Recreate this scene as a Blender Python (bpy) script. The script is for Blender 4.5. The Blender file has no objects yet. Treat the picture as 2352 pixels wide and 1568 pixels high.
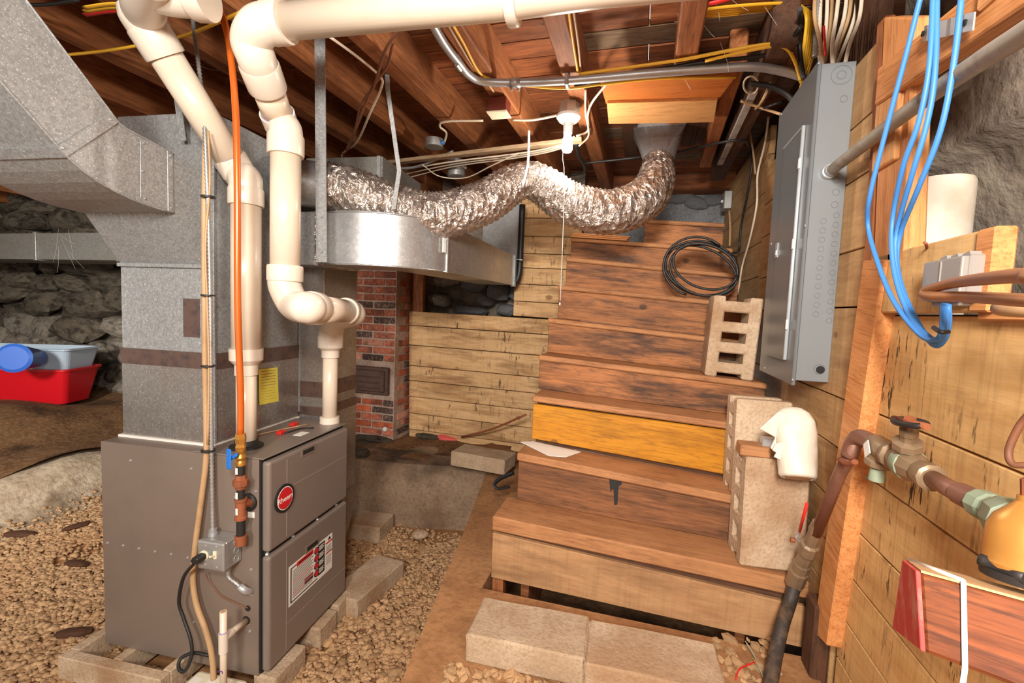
import bpy, bmesh, math, random
import numpy as np
from mathutils import Matrix, Vector
random.seed(7); rng = np.random.default_rng(11)
scn = bpy.context.scene
col = scn.collection
V = Vector

# ------------------------------------------------------------------ camera
LENS = 16.0
FPX = 2352 * LENS / 36.0
def _n(v):
    v = np.array(v, float); return v / np.linalg.norm(v)
def _px(x, y): return _n([(x - 1176) / FPX, -(y - 784) / FPX, -1])
_Z = -_n([(580 - 1176) / FPX, -15000 / FPX, -1])
_Y = _px(1470, 723); _Y = _n(_Y - _Z * (_Y @ _Z)); _X = np.cross(_Y, _Z)
CR = np.array([_X, _Y, _Z])
CAM = np.array([0, 0, 1.57])
cd = bpy.data.cameras.new('camera'); cam = bpy.data.objects.new('camera', cd); col.objects.link(cam)
cd.lens = LENS; cd.sensor_width = 36; cd.clip_start = .02
M = Matrix(CR.tolist()).to_4x4(); M.translation = V(CAM); cam.matrix_world = M
scn.camera = cam

# ------------------------------------------------------------------ light
scn.view_settings.view_transform = 'Standard'; scn.view_settings.look = 'None'
scn.view_settings.gamma = 1; scn.view_settings.use_curve_mapping = False
scn.view_settings.exposure = 0.15
w = bpy.data.worlds.new('world'); scn.world = w; w.use_nodes = True
w.node_tree.nodes['Background'].inputs[0].default_value = (1.0, .93, .85, 1)
w.node_tree.nodes['Background'].inputs[1].default_value = .7
def area(name, loc, target, size, power, color):
    l = bpy.data.lights.new(name, 'AREA'); l.shape = 'DISK'; l.size = size; l.energy = power; l.color = color
    o = bpy.data.objects.new(name, l); col.objects.link(o)
    o.location = loc; o.rotation_euler = (V(target) - V(loc)).to_track_quat('-Z', 'Y').to_euler()
    return o
area('flash_light', (.08, -.38, 2.25), (-.45, 2.4, 1.5), .28, 44, (1, .96, .9))
area("rear_fill_light", (-.2, -1.3, 2.25), (-.5, 2.4, 1.75), .5, 84, (1, .96, .9))  # added fill lamp behind the camera, evens out the flash falloff
wl0 = area('left_fill_light', (-2.9, -.9, 2.2), (-4.9, 2.9, 1.0), .5, 46, (1, .96, .9)); wl0.data.spread = math.radians(95)  # added fill lamp aimed left to brighten the rubble wall
bl = bpy.data.lights.new('bulb_light', 'POINT'); bl.energy = 13; bl.color = (1, .93, .82); bl.shadow_soft_size = .035
BULB = V((-.39, 2.27, 2.33))
blo = bpy.data.objects.new('bulb_light', bl); col.objects.link(blo); blo.location = BULB

# ------------------------------------------------------------------ pixel -> place
def ray(x, y): return CR @ _px(x, y)
def pX(x, y, c): d = ray(x, y); return V(CAM + d * (c - CAM[0]) / d[0])
def pY(x, y, c): d = ray(x, y); return V(CAM + d * (c - CAM[1]) / d[1])
def pZ(x, y, c): d = ray(x, y); return V(CAM + d * (c - CAM[2]) / d[2])
def pP(x, y, P, N):
    d = ray(x, y); P = np.array(P); N = np.array(N)
    return V(CAM + d * ((P - CAM) @ N) / (d @ N))
def pD(x, y, dist): return V(CAM + ray(x, y) * dist)

# ------------------------------------------------------------------ materials
def C(r, g, b):
    f = lambda c: (c / 255 / 12.92) if c / 255 <= .04045 else ((c / 255 + .055) / 1.055) ** 2.4
    return (f(r), f(g), f(b), 1)
class NT:
    def __init__(s, name):
        s.m = bpy.data.materials.new(name); s.m.use_nodes = True; s.t = s.m.node_tree; s.b = s.t.nodes['Principled BSDF']
    def n(s, typ, ins=None, **kw):
        n = s.t.nodes.new(typ)
        for k, v in kw.items(): setattr(n, k, v)
        for k, v in (ins or {}).items():
            if isinstance(v, bpy.types.NodeSocket): s.t.links.new(v, n.inputs[k])
            else: n.inputs[k].default_value = v
        return n
    def coord(s, scale=(1, 1, 1), jitter=True):
        tc = s.n('ShaderNodeTexCoord')
        v = tc.outputs['Object']
        if jitter:
            oi = s.n('ShaderNodeObjectInfo')
            mu = s.n('ShaderNodeMath', {0: oi.outputs['Random'], 1: 37.0}, operation='MULTIPLY')
            v = s.n('ShaderNodeVectorMath', {0: v, 1: mu.outputs[0]}, operation='ADD').outputs[0]
        return s.n('ShaderNodeMapping', {'Vector': v, 'Scale': scale}).outputs[0]
    def noise(s, vec, scale, detail=4, rough=.55, dist=0):
        return s.n('ShaderNodeTexNoise', {'Vector': vec, 'Scale': scale, 'Detail': detail, 'Roughness': rough, 'Distortion': dist}).outputs['Fac']
    def ramp(s, fac, a, b):
        return s.n('ShaderNodeMapRange', {0: fac, 1: a, 2: b, 3: 0.0, 4: 1.0}).outputs[0]
    def mix(s, fac, a, b, mode='MIX'):
        n = s.n('ShaderNodeMix', data_type='RGBA', blend_type=mode)
        for k, v in ((0, fac), (6, a), (7, b)):
            if isinstance(v, bpy.types.NodeSocket): s.t.links.new(v, n.inputs[k])
            else: n.inputs[k].default_value = v
        return n.outputs[2]
    def mul(s, a, b): return s.n('ShaderNodeMath', {0: a, 1: b}, operation='MULTIPLY').outputs[0]
    def hsv(s, c, var):
        oi = s.n('ShaderNodeObjectInfo')
        v = s.n('ShaderNodeMapRange', {0: oi.outputs['Random'], 1: 0.0, 2: 1.0, 3: 1 - var, 4: 1 + var}).outputs[0]
        return s.n('ShaderNodeHueSaturation', {'Value': v, 'Color': c}).outputs[0]
    def bump(s, h, strength=.3, dist=.01):
        s.t.links.new(s.n('ShaderNodeBump', {'Height': h, 'Strength': strength, 'Distance': dist}).outputs[0], s.b.inputs['Normal'])
    def out(s, c, rough=.6, metal=0, spec=.5):
        for k, v in (('Base Color', c), ('Roughness', rough), ('Metallic', metal), ('Specular IOR Level', spec)):
            if isinstance(v, bpy.types.NodeSocket): s.t.links.new(v, s.b.inputs[k])
            else: s.b.inputs[k].default_value = v
        return s.m

def wood(name, c1, c2, stain=C(60, 40, 25), st=(.5, .75), sa=.6, var=.12, rough=.65, grain=18, spots=None, streak=None, dust=None, lines=.6, saw=0):
    t = NT(name)
    g = t.noise(t.coord((1.6, grain, grain)), 2.2, 5, .6, .6)
    c = t.mix(t.ramp(g, .3, .72), c1, c2)
    f = t.noise(t.coord((3, 60, 60)), 3, 3)
    c = t.mix(t.mul(t.ramp(f, .5, .72), lines), c, stain)
    if saw:                          # cross saw marks
        sw = t.noise(t.coord((55, 2.5, 2.5)), 1.5, 3)
        c = t.mix(t.mul(t.ramp(sw, .48, .7), saw), c, stain)
    k_ = t.noise(t.coord((5, 22, 22)), 2.0, 6, .7)
    c = t.mix(t.mul(t.ramp(k_, .54, .66), lines * .7), c, stain)
    s_ = t.noise(t.coord((1.0, 5.5, 5.5)), 2.2, 6, .68)
    c = t.mix(t.mul(t.ramp(s_, *st), sa), c, stain)
    if dust:
        d = t.noise(t.coord((1, 1, 1)), 4, 5, .65)
        c = t.mix(t.mul(t.ramp(d, .42, .62), dust[1]), c, dust[0])
    if streak:                       # dark drips running across the board
        d = t.noise(t.coord((46, 9, 9)), 1.0, 3, .7)
        m_ = t.noise(t.coord((9, 1.2, 1.2)), 1.0, 2)
        c = t.mix(t.mul(t.mul(t.ramp(d, .56, .62), t.ramp(m_, .50, .60)), streak[1]), c, streak[0])
    if spots:                        # nail holes and knots
        v = t.n('ShaderNodeTexVoronoi', {'Vector': t.coord((1, 1.4, 1.4)), 'Scale': spots})
        d = t.n('ShaderNodeMapRange', {0: v.outputs['Distance'], 1: .07, 2: .11, 3: .75, 4: 0.0}).outputs[0]
        c = t.mix(d, c, stain)
    c = t.hsv(c, var)
    t.bump(g, .25, .006)
    return t.out(c, rough, 0, .3)

def plain(name, c, rough=.5, metal=0, dirt=None, da=.4, dscale=6, var=0, bump=0, spec=.5):
    t = NT(name); cc = c
    if dirt:
        n_ = t.noise(t.coord(), dscale, 5, .6)
        cc = t.mix(t.mul(t.ramp(n_, .48, .72), da), c, dirt)
        if bump: t.bump(n_, bump, .01)
    if var: cc = t.hsv(cc, var)
    return t.out(cc, rough, metal, spec)

def galv(name, c1, c2, metal=.7, rough=.42, sc=55, dirt=None, da=.4):
    t = NT(name)
    v = t.n('ShaderNodeTexVoronoi', {'Vector': t.coord(), 'Scale': sc})
    fl = t.n('ShaderNodeSeparateColor', {0: v.outputs['Color']}).outputs[0]
    n1 = t.noise(t.coord(), sc * 1.7, 2)
    sp = t.ramp(n1, .60, .68)
    c = t.mix(t.mul(fl, .8), c1, c2)
    c = t.mix(t.mul(sp, .55), c, C(232, 232, 230))
    n2 = t.noise(t.coord(), 2.5, 4)
    if dirt: c = t.mix(t.mul(t.ramp(n2, .4, .7), da), c, dirt)
    r = t.n('ShaderNodeMapRange', {0: n2, 1: .3, 2: .7, 3: rough - .1, 4: rough + .12}).outputs[0]
    return t.out(c, r, metal)

def rocky(name, c1, c2, c3, scale=5, bump=.6, fine=40, rough=.9, dark=None, var=.12, spec=.25):
    t = NT(name)
    a = t.noise(t.coord(), scale, 6, .65); b = t.noise(t.coord(), fine, 3)
    c = t.mix(t.ramp(a, .35, .65), c1, c2); c = t.mix(t.mul(t.ramp(b, .45, .7), .55), c, c3)
    if dark:
        d = t.noise(t.coord(), dark[2], 4); c = t.mix(t.mul(t.ramp(d, .5, .66), dark[1]), c, dark[0])
    c = t.hsv(c, var)
    h = t.n('ShaderNodeMath', {0: a, 1: t.mul(b, .35)}, operation='ADD').outputs[0]
    t.bump(h, bump, .02)
    return t.out(c, rough, 0, spec)

def foil(name, c1, c2):
    t = NT(name)
    n1 = t.noise(t.coord((1, 1, 1)), 15, 4, .6, 2.4); n2 = t.noise(t.coord(), 3, 3)
    c = t.mix(t.ramp(n1, .35, .65), c1, c2); c = t.mix(t.mul(t.ramp(n2, .45, .7), .35), c, C(150, 115, 90))
    v = t.n('ShaderNodeTexVoronoi', {'Vector': t.coord((1.6, 1.6, .7)), 'Scale': 20.0}, feature='F1')
    h = t.n('ShaderNodeMath', {0: n1, 1: v.outputs['Distance']}, operation='ADD').outputs[0]
    t.bump(h, .9, .02)
    return t.out(c, .24, .85)

m = {}
m['joist'] = wood('joist_wood', C(172, 108, 64), C(134, 78, 44), C(70, 40, 22), (.5, .75), .55, .12, .7, 14)
m['deck'] = wood('deck_wood', C(160, 96, 56), C(118, 66, 38), C(58, 34, 20), (.48, .72), .7, .18, .7, 16, spots=5)
m['deck_grey'] = wood('grey_deck_wood', C(132, 108, 84), C(104, 80, 58), C(60, 40, 28), (.5, .72), .6, .15, .75, 16)
m['old_dark'] = wood('old_dark_wood', C(104, 68, 46), C(80, 52, 36), C(40, 28, 20), (.45, .7), .6, .15, .75, 16)
m['wall_plank'] = wood('wall_plank_wood', C(226, 184, 124), C(208, 160, 100), C(134, 94, 56), (.54, .72), .45, .06, .65, 12, spots=3.2, streak=(C(52, 38, 28), .95), lines=.12, saw=.3)
m['wall_plank_darker'] = wood('darker_wall_plank_wood', C(206, 164, 112), C(180, 136, 88), C(118, 86, 56), (.5, .7), .5, .08, .65, 12, spots=4, lines=.2, saw=.25)  # same tan as the near wall planks, a little darker
m['back_plank'] = wood('back_plank_wood', C(226, 186, 136), C(204, 158, 106), C(124, 84, 48), (.46, .64), .65, .09, .7, 10, spots=3.2, streak=(C(70, 48, 32), .8), lines=.25, saw=.15)
m['stud'] = wood('orange_stud_wood', C(218, 154, 96), C(198, 128, 72), C(150, 84, 40), (.58, .8), .4, .06, .6, 22)
m['stud_pale'] = wood('pale_stud_wood', C(226, 170, 112), C(208, 142, 84), C(150, 90, 48), (.58, .8), .35, .06, .6, 22)
m['tread'] = wood('tread_wood', C(182, 128, 84), C(154, 102, 64), C(84, 52, 34), (.52, .75), .5, .08, .7, 14, dust=(C(190, 136, 90), .5))
m['riser'] = wood('riser_wood', C(180, 118, 70), C(146, 92, 54), C(56, 40, 32), (.44, .64), .9, .12, .65, 10, spots=4)
m['riser_dark'] = wood('dark_riser_wood', C(150, 98, 62), C(104, 68, 44), C(60, 40, 30), (.46, .66), .6, .05, .6, 22)
m['riser_yellow'] = wood('yellow_riser_paint', C(200, 136, 34), C(182, 116, 24), C(112, 66, 24), (.48, .7), .6, .02, .5, 6, spots=5)
m['riser_pale'] = wood('dusty_riser_wood', C(190, 146, 102), C(166, 122, 82), C(112, 80, 54), (.46, .66), .6, .04, .7, 8, spots=4, lines=.2, saw=.2)
m['beam_red'] = wood('weathered_beam_wood', C(150, 80, 40), C(104, 52, 26), C(48, 26, 16), (.46, .64), .8, .03, .6, 26, lines=.8)
m['beam_top'] = wood('dusty_beam_top_wood', C(206, 168, 124), C(184, 142, 98), C(140, 96, 60), (.55, .75), .4, .03, .7, 20, lines=.2)
m['ply'] = wood('hatch_plywood', C(200, 116, 52), C(182, 98, 40), C(130, 70, 30), (.58, .8), .4, .04, .6, 8)
m['shelf'] = wood('hatch_board_wood', C(226, 172, 112), C(214, 152, 92), C(160, 100, 60), (.6, .8), .3, .03, .6, 14)
m['shim'] = wood('grey_strip_wood', C(190, 160, 126), C(160, 128, 96), C(100, 74, 52), (.5, .7), .5, .06, .75, 16)
m['white_stripe'] = plain('old_whitewash', C(176, 168, 160), .8, 0, C(110, 90, 76), .7, 14)
m['galv'] = galv('galvanized_sheet', C(142, 142, 141), C(170, 170, 168), .35, .48, 120)
m['galv_dull'] = galv('dull_galvanized_sheet', C(128, 126, 120), C(152, 148, 140), .4, .5, 120, C(110, 92, 72), .45)
m['galv_shiny'] = galv('shiny_galvanized_sheet', C(180, 180, 180), C(200, 199, 198), .75, .3, 70)
m['galv_smooth'] = galv('smooth_plenum_sheet', C(150, 144, 138), C(168, 162, 156), .7, .3, 90, C(140, 110, 90), .4)
m['steel'] = plain('zinc_steel', C(196, 198, 200), .34, .6, C(150, 146, 142), .4, 9)
m['steel_dull'] = plain('dull_zinc_steel', C(176, 174, 170), .45, .6, C(130, 122, 112), .5, 12)
m['foil'] = foil('crinkled_foil', C(232, 224, 216), C(190, 174, 160))
m['tape'] = plain('dark_foil_tape', C(112, 88, 78), .35, .5, C(66, 58, 64), .8, 22)
m['furn'] = plain('furnace_paint', C(136, 120, 108), .42, .25, C(118, 102, 92), .5, 2.5)
m['furn_door'] = plain('furnace_door_paint', C(140, 126, 116), .38, .25, C(126, 112, 102), .5, 2.5)
m['dark'] = plain('dark_gap', C(24, 21, 19), .8)  # near-black that puts the shade of gaps, slots and holes into colour
m['black'] = plain('black_rubber', C(34, 32, 31), .5)
m['black_hose'] = plain('dusty_black_hose', C(52, 44, 38), .6, 0, C(120, 92, 68), .6, 26)
m['pvc'] = plain('cream_pvc', C(222, 204, 182), .3, 0, C(212, 188, 160), .7, 3, 0, 0, .45)
m['pvc_fit'] = plain('white_pvc_fitting', C(224, 210, 192), .32, 0, C(214, 194, 172), .6, 4)
m['primer'] = plain('purple_primer', C(150, 128, 160), .5)
m['copper_coat'] = plain('orange_coated_pipe', C(206, 100, 34), .25, .2, C(180, 80, 24), .4, 5)
m['copper'] = plain('old_copper', C(142, 100, 82), .45, .35, C(98, 76, 66), .7, 12)
m['copper_br'] = plain('brown_copper_tube', C(158, 108, 70), .45, .3, C(186, 124, 78), .6, 8)
m['brass'] = plain('tarnished_brass', C(150, 126, 98), .42, .35, C(104, 88, 72), .7, 16)
m['brass_bright'] = plain('bright_brass', C(206, 150, 70), .3, .7, C(180, 120, 50), .5, 12)
m['verdigris'] = plain('green_verdigris', C(150, 164, 140), .7, .1, C(140, 116, 84), .7, 14)
m['gold'] = plain('bronze_regulator_paint', C(206, 146, 72), .35, .45, C(186, 126, 60), .5, 4)
m['rust'] = plain('rusty_iron', C(150, 84, 50), .75, .1, C(104, 60, 40), .7, 20)
m['iron'] = plain('black_iron', C(48, 44, 42), .5, .3)
m['panel'] = plain('grey_panel_enamel', C(112, 116, 118), .32, .25, C(102, 106, 108), .5, 1.6)
m['panel_side'] = plain('grey_panel_box_enamel', C(122, 125, 126), .42, .1, C(112, 115, 116), .5, 1.6)
m['panel_lip'] = plain('panel_latch_and_lit_edge', C(160, 163, 164), .35, .2)  # paler than the panel, puts the bright door edges into the colour
m['box_grey'] = plain('grey_plastic', C(142, 134, 126), .5, 0, C(128, 120, 112), .4, 5)
m['pipe_grey'] = plain('weathered_grey_conduit', C(160, 152, 138), .6, .15, C(120, 108, 90), .7, 18)
m['blue_wire'] = plain('blue_cable', C(62, 124, 190), .5)
m['yellow_wire'] = plain('yellow_cable', C(236, 178, 46), .45)
m['white_wire'] = plain('white_cable', C(222, 204, 180), .5, 0, C(196, 168, 136), .6, 10)
m['tan_wire'] = plain('tan_cable', C(190, 152, 110), .5, 0, C(150, 112, 76), .6, 10)
m['brown_wire'] = plain('brown_cable', C(128, 80, 54), .6, 0, C(90, 58, 42), .6, 12)
m['red_plastic'] = plain('red_plastic', C(200, 18, 30), .35)
m['red_vinyl'] = plain('red_vinyl', C(216, 40, 34), .5)
m['red_paint'] = plain('worn_red_paint', C(218, 76, 70), .8, 0, C(230, 160, 146), .85, 22)
m['clear_plastic'] = plain('cloudy_plastic', C(176, 192, 206), .35)
m['blue_plastic'] = plain('blue_plastic', C(46, 98, 190), .35)
m['blue_lever'] = plain('blue_lever_paint', C(34, 110, 196), .35)
m['white'] = plain('white_porcelain', C(240, 238, 234), .3)
m['cream'] = plain('cream_plastic', C(228, 218, 188), .45)
m['white_dirty'] = plain('dusty_white_plastic', C(228, 216, 198), .5, 0, C(196, 172, 142), .6, 7)
m['paper'] = plain('white_paper', C(232, 226, 216), .8)
m['yellow_paper'] = plain('yellow_paper', C(242, 226, 92), .8)
m['ink'] = plain('grey_ink', C(120, 112, 104), .8)
m['ink_black'] = plain('black_ink', C(30, 28, 28), .6)
m['ink_red'] = plain('red_ink', C(200, 30, 36), .55)
m['purple'] = plain('purple_marker', C(104, 72, 140), .7)
m['bakelite'] = plain('brown_bakelite', C(112, 48, 36), .45)
m['concrete'] = rocky('block_concrete', C(202, 178, 150), C(178, 150, 120), C(150, 124, 98), 4, .45, 90, .9, (C(146, 106, 70), .6, 3))
m['concrete_rough'] = rocky('ledge_concrete', C(160, 136, 112), C(128, 102, 80), C(104, 82, 64), 3, .6, 50, .9, (C(44, 36, 30), .85, 1.7), 0)
m['dirt'] = rocky('packed_dirt', C(176, 130, 88), C(150, 104, 66), C(128, 88, 56), 2.5, .5, 45, .95, (C(112, 78, 50), .4, 5), 0)
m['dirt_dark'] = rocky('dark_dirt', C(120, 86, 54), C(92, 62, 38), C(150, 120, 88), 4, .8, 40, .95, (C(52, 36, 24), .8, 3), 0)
m['slope'] = rocky('pale_rubble_slope', C(204, 186, 160), C(170, 148, 122), C(126, 104, 82), 6, 1.0, 30, .95, (C(100, 80, 60), .6, 3), 0)
m['furn_line'] = plain('furnace_crease_highlight', C(158, 144, 132), .4, .25)  # lighter than the doors, the highlight on the creases is put into colour
m['gravel'] = rocky('gravel_stone', C(196, 158, 116), C(168, 130, 90), C(140, 108, 76), 30, .3, 120, .9, None, .22)
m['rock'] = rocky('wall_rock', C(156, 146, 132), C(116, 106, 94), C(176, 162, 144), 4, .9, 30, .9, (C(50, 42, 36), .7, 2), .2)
m['rock_dark'] = rocky('dark_and_shaded_rock', C(112, 102, 88), C(76, 68, 58), C(136, 120, 100), 4, .9, 30, .9, (C(36, 30, 26), .7, 2), .2)  # dark rock, also carries the shade painted into the upper left stones
m['rock_face'] = rocky('foundation_rock', C(150, 136, 120), C(112, 100, 90), C(172, 156, 136), 3.5, 1.0, 26, .92, (C(74, 62, 54), .8, 2.4), 0)
m['plaster'] = rocky('grey_foundation', C(132, 132, 134), C(100, 102, 106), C(160, 158, 156), 8, .7, 60, .9, None, .1)
m['mortar'] = rocky('pale_mortar', C(178, 154, 138), C(150, 124, 108), C(196, 176, 160), 9, .6, 60, .95, None, 0)
def brickmat(nm, a, b): return rocky(nm, a, b, C(186, 150, 130), 12, .5, 60, .9, (C(84, 62, 54), .7, 6), .25)
m['brick'] = brickmat('red_brick', C(178, 94, 66), C(146, 76, 56))
m['brick_or'] = brickmat('orange_brick', C(204, 96, 52), C(184, 84, 48))
m['brick_dk'] = brickmat('charred_brick', C(66, 54, 50), C(84, 66, 60))
m['brick_pl'] = brickmat('pale_brick', C(206, 150, 128), C(196, 118, 94))
m['soot'] = plain('sooty_iron', C(92, 66, 56), .6, .2, C(60, 46, 40), .7, 18, 0, .4)
t_ = NT('lit_bulb'); t_.b.inputs['Emission Color'].default_value = (1, .95, .86, 1); t_.b.inputs['Emission Strength'].default_value = 14; m['bulb'] = t_.out(C(255, 250, 240), .4)

# ------------------------------------------------------------------ object helpers
WM = {}
def link(o, parent, M):
    col.objects.link(o); WM[o] = M.copy()
    if parent is not None:
        o.parent = parent; o.matrix_basis = WM[parent].inverted() @ M
    else: o.matrix_basis = M
    return o
def T(name, label, cat, loc, group=None, kind=None):
    o = bpy.data.objects.new(name, None); o.empty_display_size = .05
    link(o, None, Matrix.Translation(V(loc)))
    return tag(o, label, cat, group, kind)
def tag(o, label=None, cat=None, group=None, kind=None):
    if label: o['label'] = label
    if cat: o['category'] = cat
    if group: o['group'] = group
    if kind: o['kind'] = kind
    return o
def mesh(name, verts, faces, mat, parent=None, frame=None, smooth=False):
    """verts in world space; frame = 4x4 giving the local axes."""
    if frame is None:
        c = sum((V(v) for v in verts), V()) / len(verts); frame = Matrix.Translation(c)
    inv = frame.inverted()
    me = bpy.data.meshes.new(name)
    me.from_pydata([inv @ V(v) for v in verts], [], faces); me.update()
    if smooth:
        for p in me.polygons: p.use_smooth = True
    if isinstance(mat, str): mat = m[mat]
    me.materials.append(mat)
    o = bpy.data.objects.new(name, me)
    return link(o, parent, frame)
def inst(name, me, M, parent=None):
    return link(bpy.data.objects.new(name, me), parent, M)
def fr(o, x, y):
    """orthonormal frame at o with X along x and Z normal to x,y"""
    x = V(x).normalized(); z = x.cross(V(y)).normalized(); y = z.cross(x)
    f = Matrix((x, y, z)).transposed().to_4x4(); f.translation = V(o); return f
HF = [(0, 3, 2, 1), (4, 5, 6, 7), (0, 1, 5, 4), (1, 2, 6, 5), (2, 3, 7, 6), (3, 0, 4, 7)]
def hexa(name, P, mat, parent=None, bevel=0, smooth=False, seg=1):
    """eight points: 0-3 one face in order, 4-7 the opposite face"""
    P = [V(p) for p in P]
    f = fr(sum(P, V()) / 8, P[1] - P[0], P[3] - P[0])
    inv = f.inverted()
    bm = bmesh.new(); vs = [bm.verts.new(inv @ p) for p in P]
    for q in HF: bm.faces.new([vs[i] for i in q])
    bmesh.ops.recalc_face_normals(bm, faces=bm.faces)
    if bevel: bmesh.ops.bevel(bm, geom=list(bm.edges), offset=bevel, segments=seg, affect='EDGES', profile=.5)
    me = bpy.data.meshes.new(name); bm.to_mesh(me); bm.free()
    if isinstance(mat, str): mat = m[mat]
    me.materials.append(mat)
    if smooth:
        for p in me.polygons: p.use_smooth = True
    return link(bpy.data.objects.new(name, me), parent, f)
def obox(name, o, a, b, c, mat, parent=None, bevel=0, seg=1, smooth=False):
    """corner o and three edge vectors; a = length (grain), b = width, c = thickness"""
    o, a, b, c = V(o), V(a), V(b), V(c)
    return hexa(name, [o, o + a, o + a + b, o + b, o + c, o + a + c, o + a + b + c, o + b + c], mat, parent, bevel, smooth, seg)
def bx(name, lo, hi, mat, parent=None, bevel=0, long='x', seg=1):
    lo, hi = V(lo), V(hi); d = hi - lo
    ax = {'x': V((d.x, 0, 0)), 'y': V((0, d.y, 0)), 'z': V((0, 0, d.z))}
    o_ = {'x': 'xyz', 'y': 'yzx', 'z': 'zxy'}[long]
    return obox(name, lo, ax[o_[0]], ax[o_[1]], ax[o_[2]], mat, parent, bevel, seg)
def prism(name, pts, ext, mat, parent=None, bevel=0):
    pts = [V(p) for p in pts]; n = len(pts); e = V(ext)
    vs = pts + [p + e for p in pts]
    fs = [tuple(range(n))[::-1], tuple(range(n, 2 * n))] + [(i, (i + 1) % n, n + (i + 1) % n, n + i) for i in range(n)]
    o = mesh(name, vs, fs, mat, parent)
    bm = bmesh.new(); bm.from_mesh(o.data); bmesh.ops.recalc_face_normals(bm, faces=bm.faces)
    if bevel: bmesh.ops.bevel(bm, geom=list(bm.edges), offset=bevel, segments=1, affect='EDGES')
    bm.to_mesh(o.data); bm.free()
    return o
def smooth_path(pts, sub=6):
    pts = [V(p) for p in pts]
    if sub <= 1 or len(pts) < 3: return pts
    P = [pts[0] * 2 - pts[1]] + pts + [pts[-1] * 2 - pts[-2]]
    out = []
    for i in range(1, len(P) - 2):
        a, b, c, d = P[i - 1:i + 3]
        for k in range(sub):
            t = k / sub
            out.append(.5 * ((2 * b) + (c - a) * t + (2 * a - 5 * b + 4 * c - d) * t * t + (3 * b - a - 3 * c + d) * t ** 3))
    out.append(pts[-1]); return out
def resample(pts, step):
    L = [0]
    for a, b in zip(pts, pts[1:]): L.append(L[-1] + (b - a).length)
    n = max(2, int(L[-1] / step)); out = []; j = 0
    for i in range(n + 1):
        s = L[-1] * i / n
        while j < len(L) - 2 and L[j + 1] < s: j += 1
        t = (s - L[j]) / max(1e-9, L[j + 1] - L[j]); out.append(pts[j].lerp(pts[j + 1], t))
    return out
def tube(name, pts, r, mat, parent=None, seg=10, sub=6, corr=None, flat=None, jitter=0, step=None, smooth=True):
    """swept tube; r number, list per input point or f(t); corr=(pitch, depth) ribs; flat=(u,v) squash"""
    path = smooth_path(pts, sub)
    if corr: path = resample(path, corr[0] / 2)
    elif step: path = resample(path, step)
    n = len(path)
    tang = [(path[min(i + 1, n - 1)] - path[max(i - 1, 0)]).normalized() for i in range(n)]
    up = V((0, 0, 1)) if abs(tang[0].z) < .9 else V((1, 0, 0))
    u = (up - tang[0] * up.dot(tang[0])).normalized()
    vs, fs = [], []
    for i, p in enumerate(path):
        u = (u - tang[i] * u.dot(tang[i])).normalized(); v = tang[i].cross(u)
        tt = i / (n - 1)
        if callable(r): rr = r(tt)
        elif isinstance(r, (list, tuple)):
            k = tt * (len(r) - 1); a = int(min(k, len(r) - 2)); rr = r[a] + (r[a + 1] - r[a]) * (k - a)
        else: rr = r
        if corr and i % 2: rr -= corr[1]
        for s in range(seg):
            an = 2 * math.pi * s / seg
            q = rr * (1 + (random.uniform(-jitter, jitter) if jitter else 0))
            fu, fv = flat or (1, 1)
            vs.append(p + u * math.cos(an) * q * fu + v * math.sin(an) * q * fv)
    for i in range(n - 1):
        for s in range(seg):
            a, b = i * seg + s, i * seg + (s + 1) % seg
            fs.append((a, b, b + seg, a + seg))
    fs.append(tuple(range(seg))[::-1]); fs.append(tuple(range((n - 1) * seg, n * seg)))
    f = Matrix.Translation(path[0])
    o = mesh(name, vs, fs, mat, parent, f, smooth)
    if smooth:
        o.data.polygons[-1].use_smooth = False; o.data.polygons[-2].use_smooth = False
    return o
def lathe(name, p, axis, prof, mat, parent=None, seg=16, smooth=True, twist=0):
    """prof = [(distance along axis, radius)]"""
    z = V(axis).normalized(); x = (V((1, 0, 0)) if abs(z.x) < .8 else V((0, 1, 0))); x = (x - z * x.dot(z)).normalized(); y = z.cross(x)
    f = Matrix((x, y, z)).transposed().to_4x4(); f.translation = V(p)
    vs, fs = [], []
    for d, r in prof:
        for s in range(seg):
            a = 2 * math.pi * s / seg + twist
            vs.append(V(p) + z * d + x * math.cos(a) * r + y * math.sin(a) * r)
    for i in range(len(prof) - 1):
        for s in range(seg):
            a, b = i * seg + s, i * seg + (s + 1) % seg
            fs.append((a, b, b + seg, a + seg))
    fs.append(tuple(range(seg))[::-1]); fs.append(tuple(range((len(prof) - 1) * seg, len(prof) * seg)))
    o = mesh(name, vs, fs, mat, parent, f, smooth)
    if smooth:
        me = o.data
        for e in (-1, -2): me.polygons[e].use_smooth = False
        bm = bmesh.new(); bm.from_mesh(me)
        for e in bm.edges:
            if len(e.link_faces) == 2 and e.calc_face_angle(0) > .6: e.smooth = False
        bm.to_mesh(me); bm.free()
    return o
def text(name, s, M, size, mat, parent, ext=.0004, align='CENTER', shear=0):
    cu = bpy.data.curves.new(name, 'FONT'); cu.body = s; cu.size = size; cu.extrude = ext; cu.align_x = align; cu.align_y = 'CENTER'; cu.shear = shear; cu.resolution_u = 3
    o = bpy.data.objects.new(name, cu); me = bpy.data.meshes.new_from_object(o); bpy.data.objects.remove(o)
    me.materials.append(m[mat]); return inst(name, me, M, parent)
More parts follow.
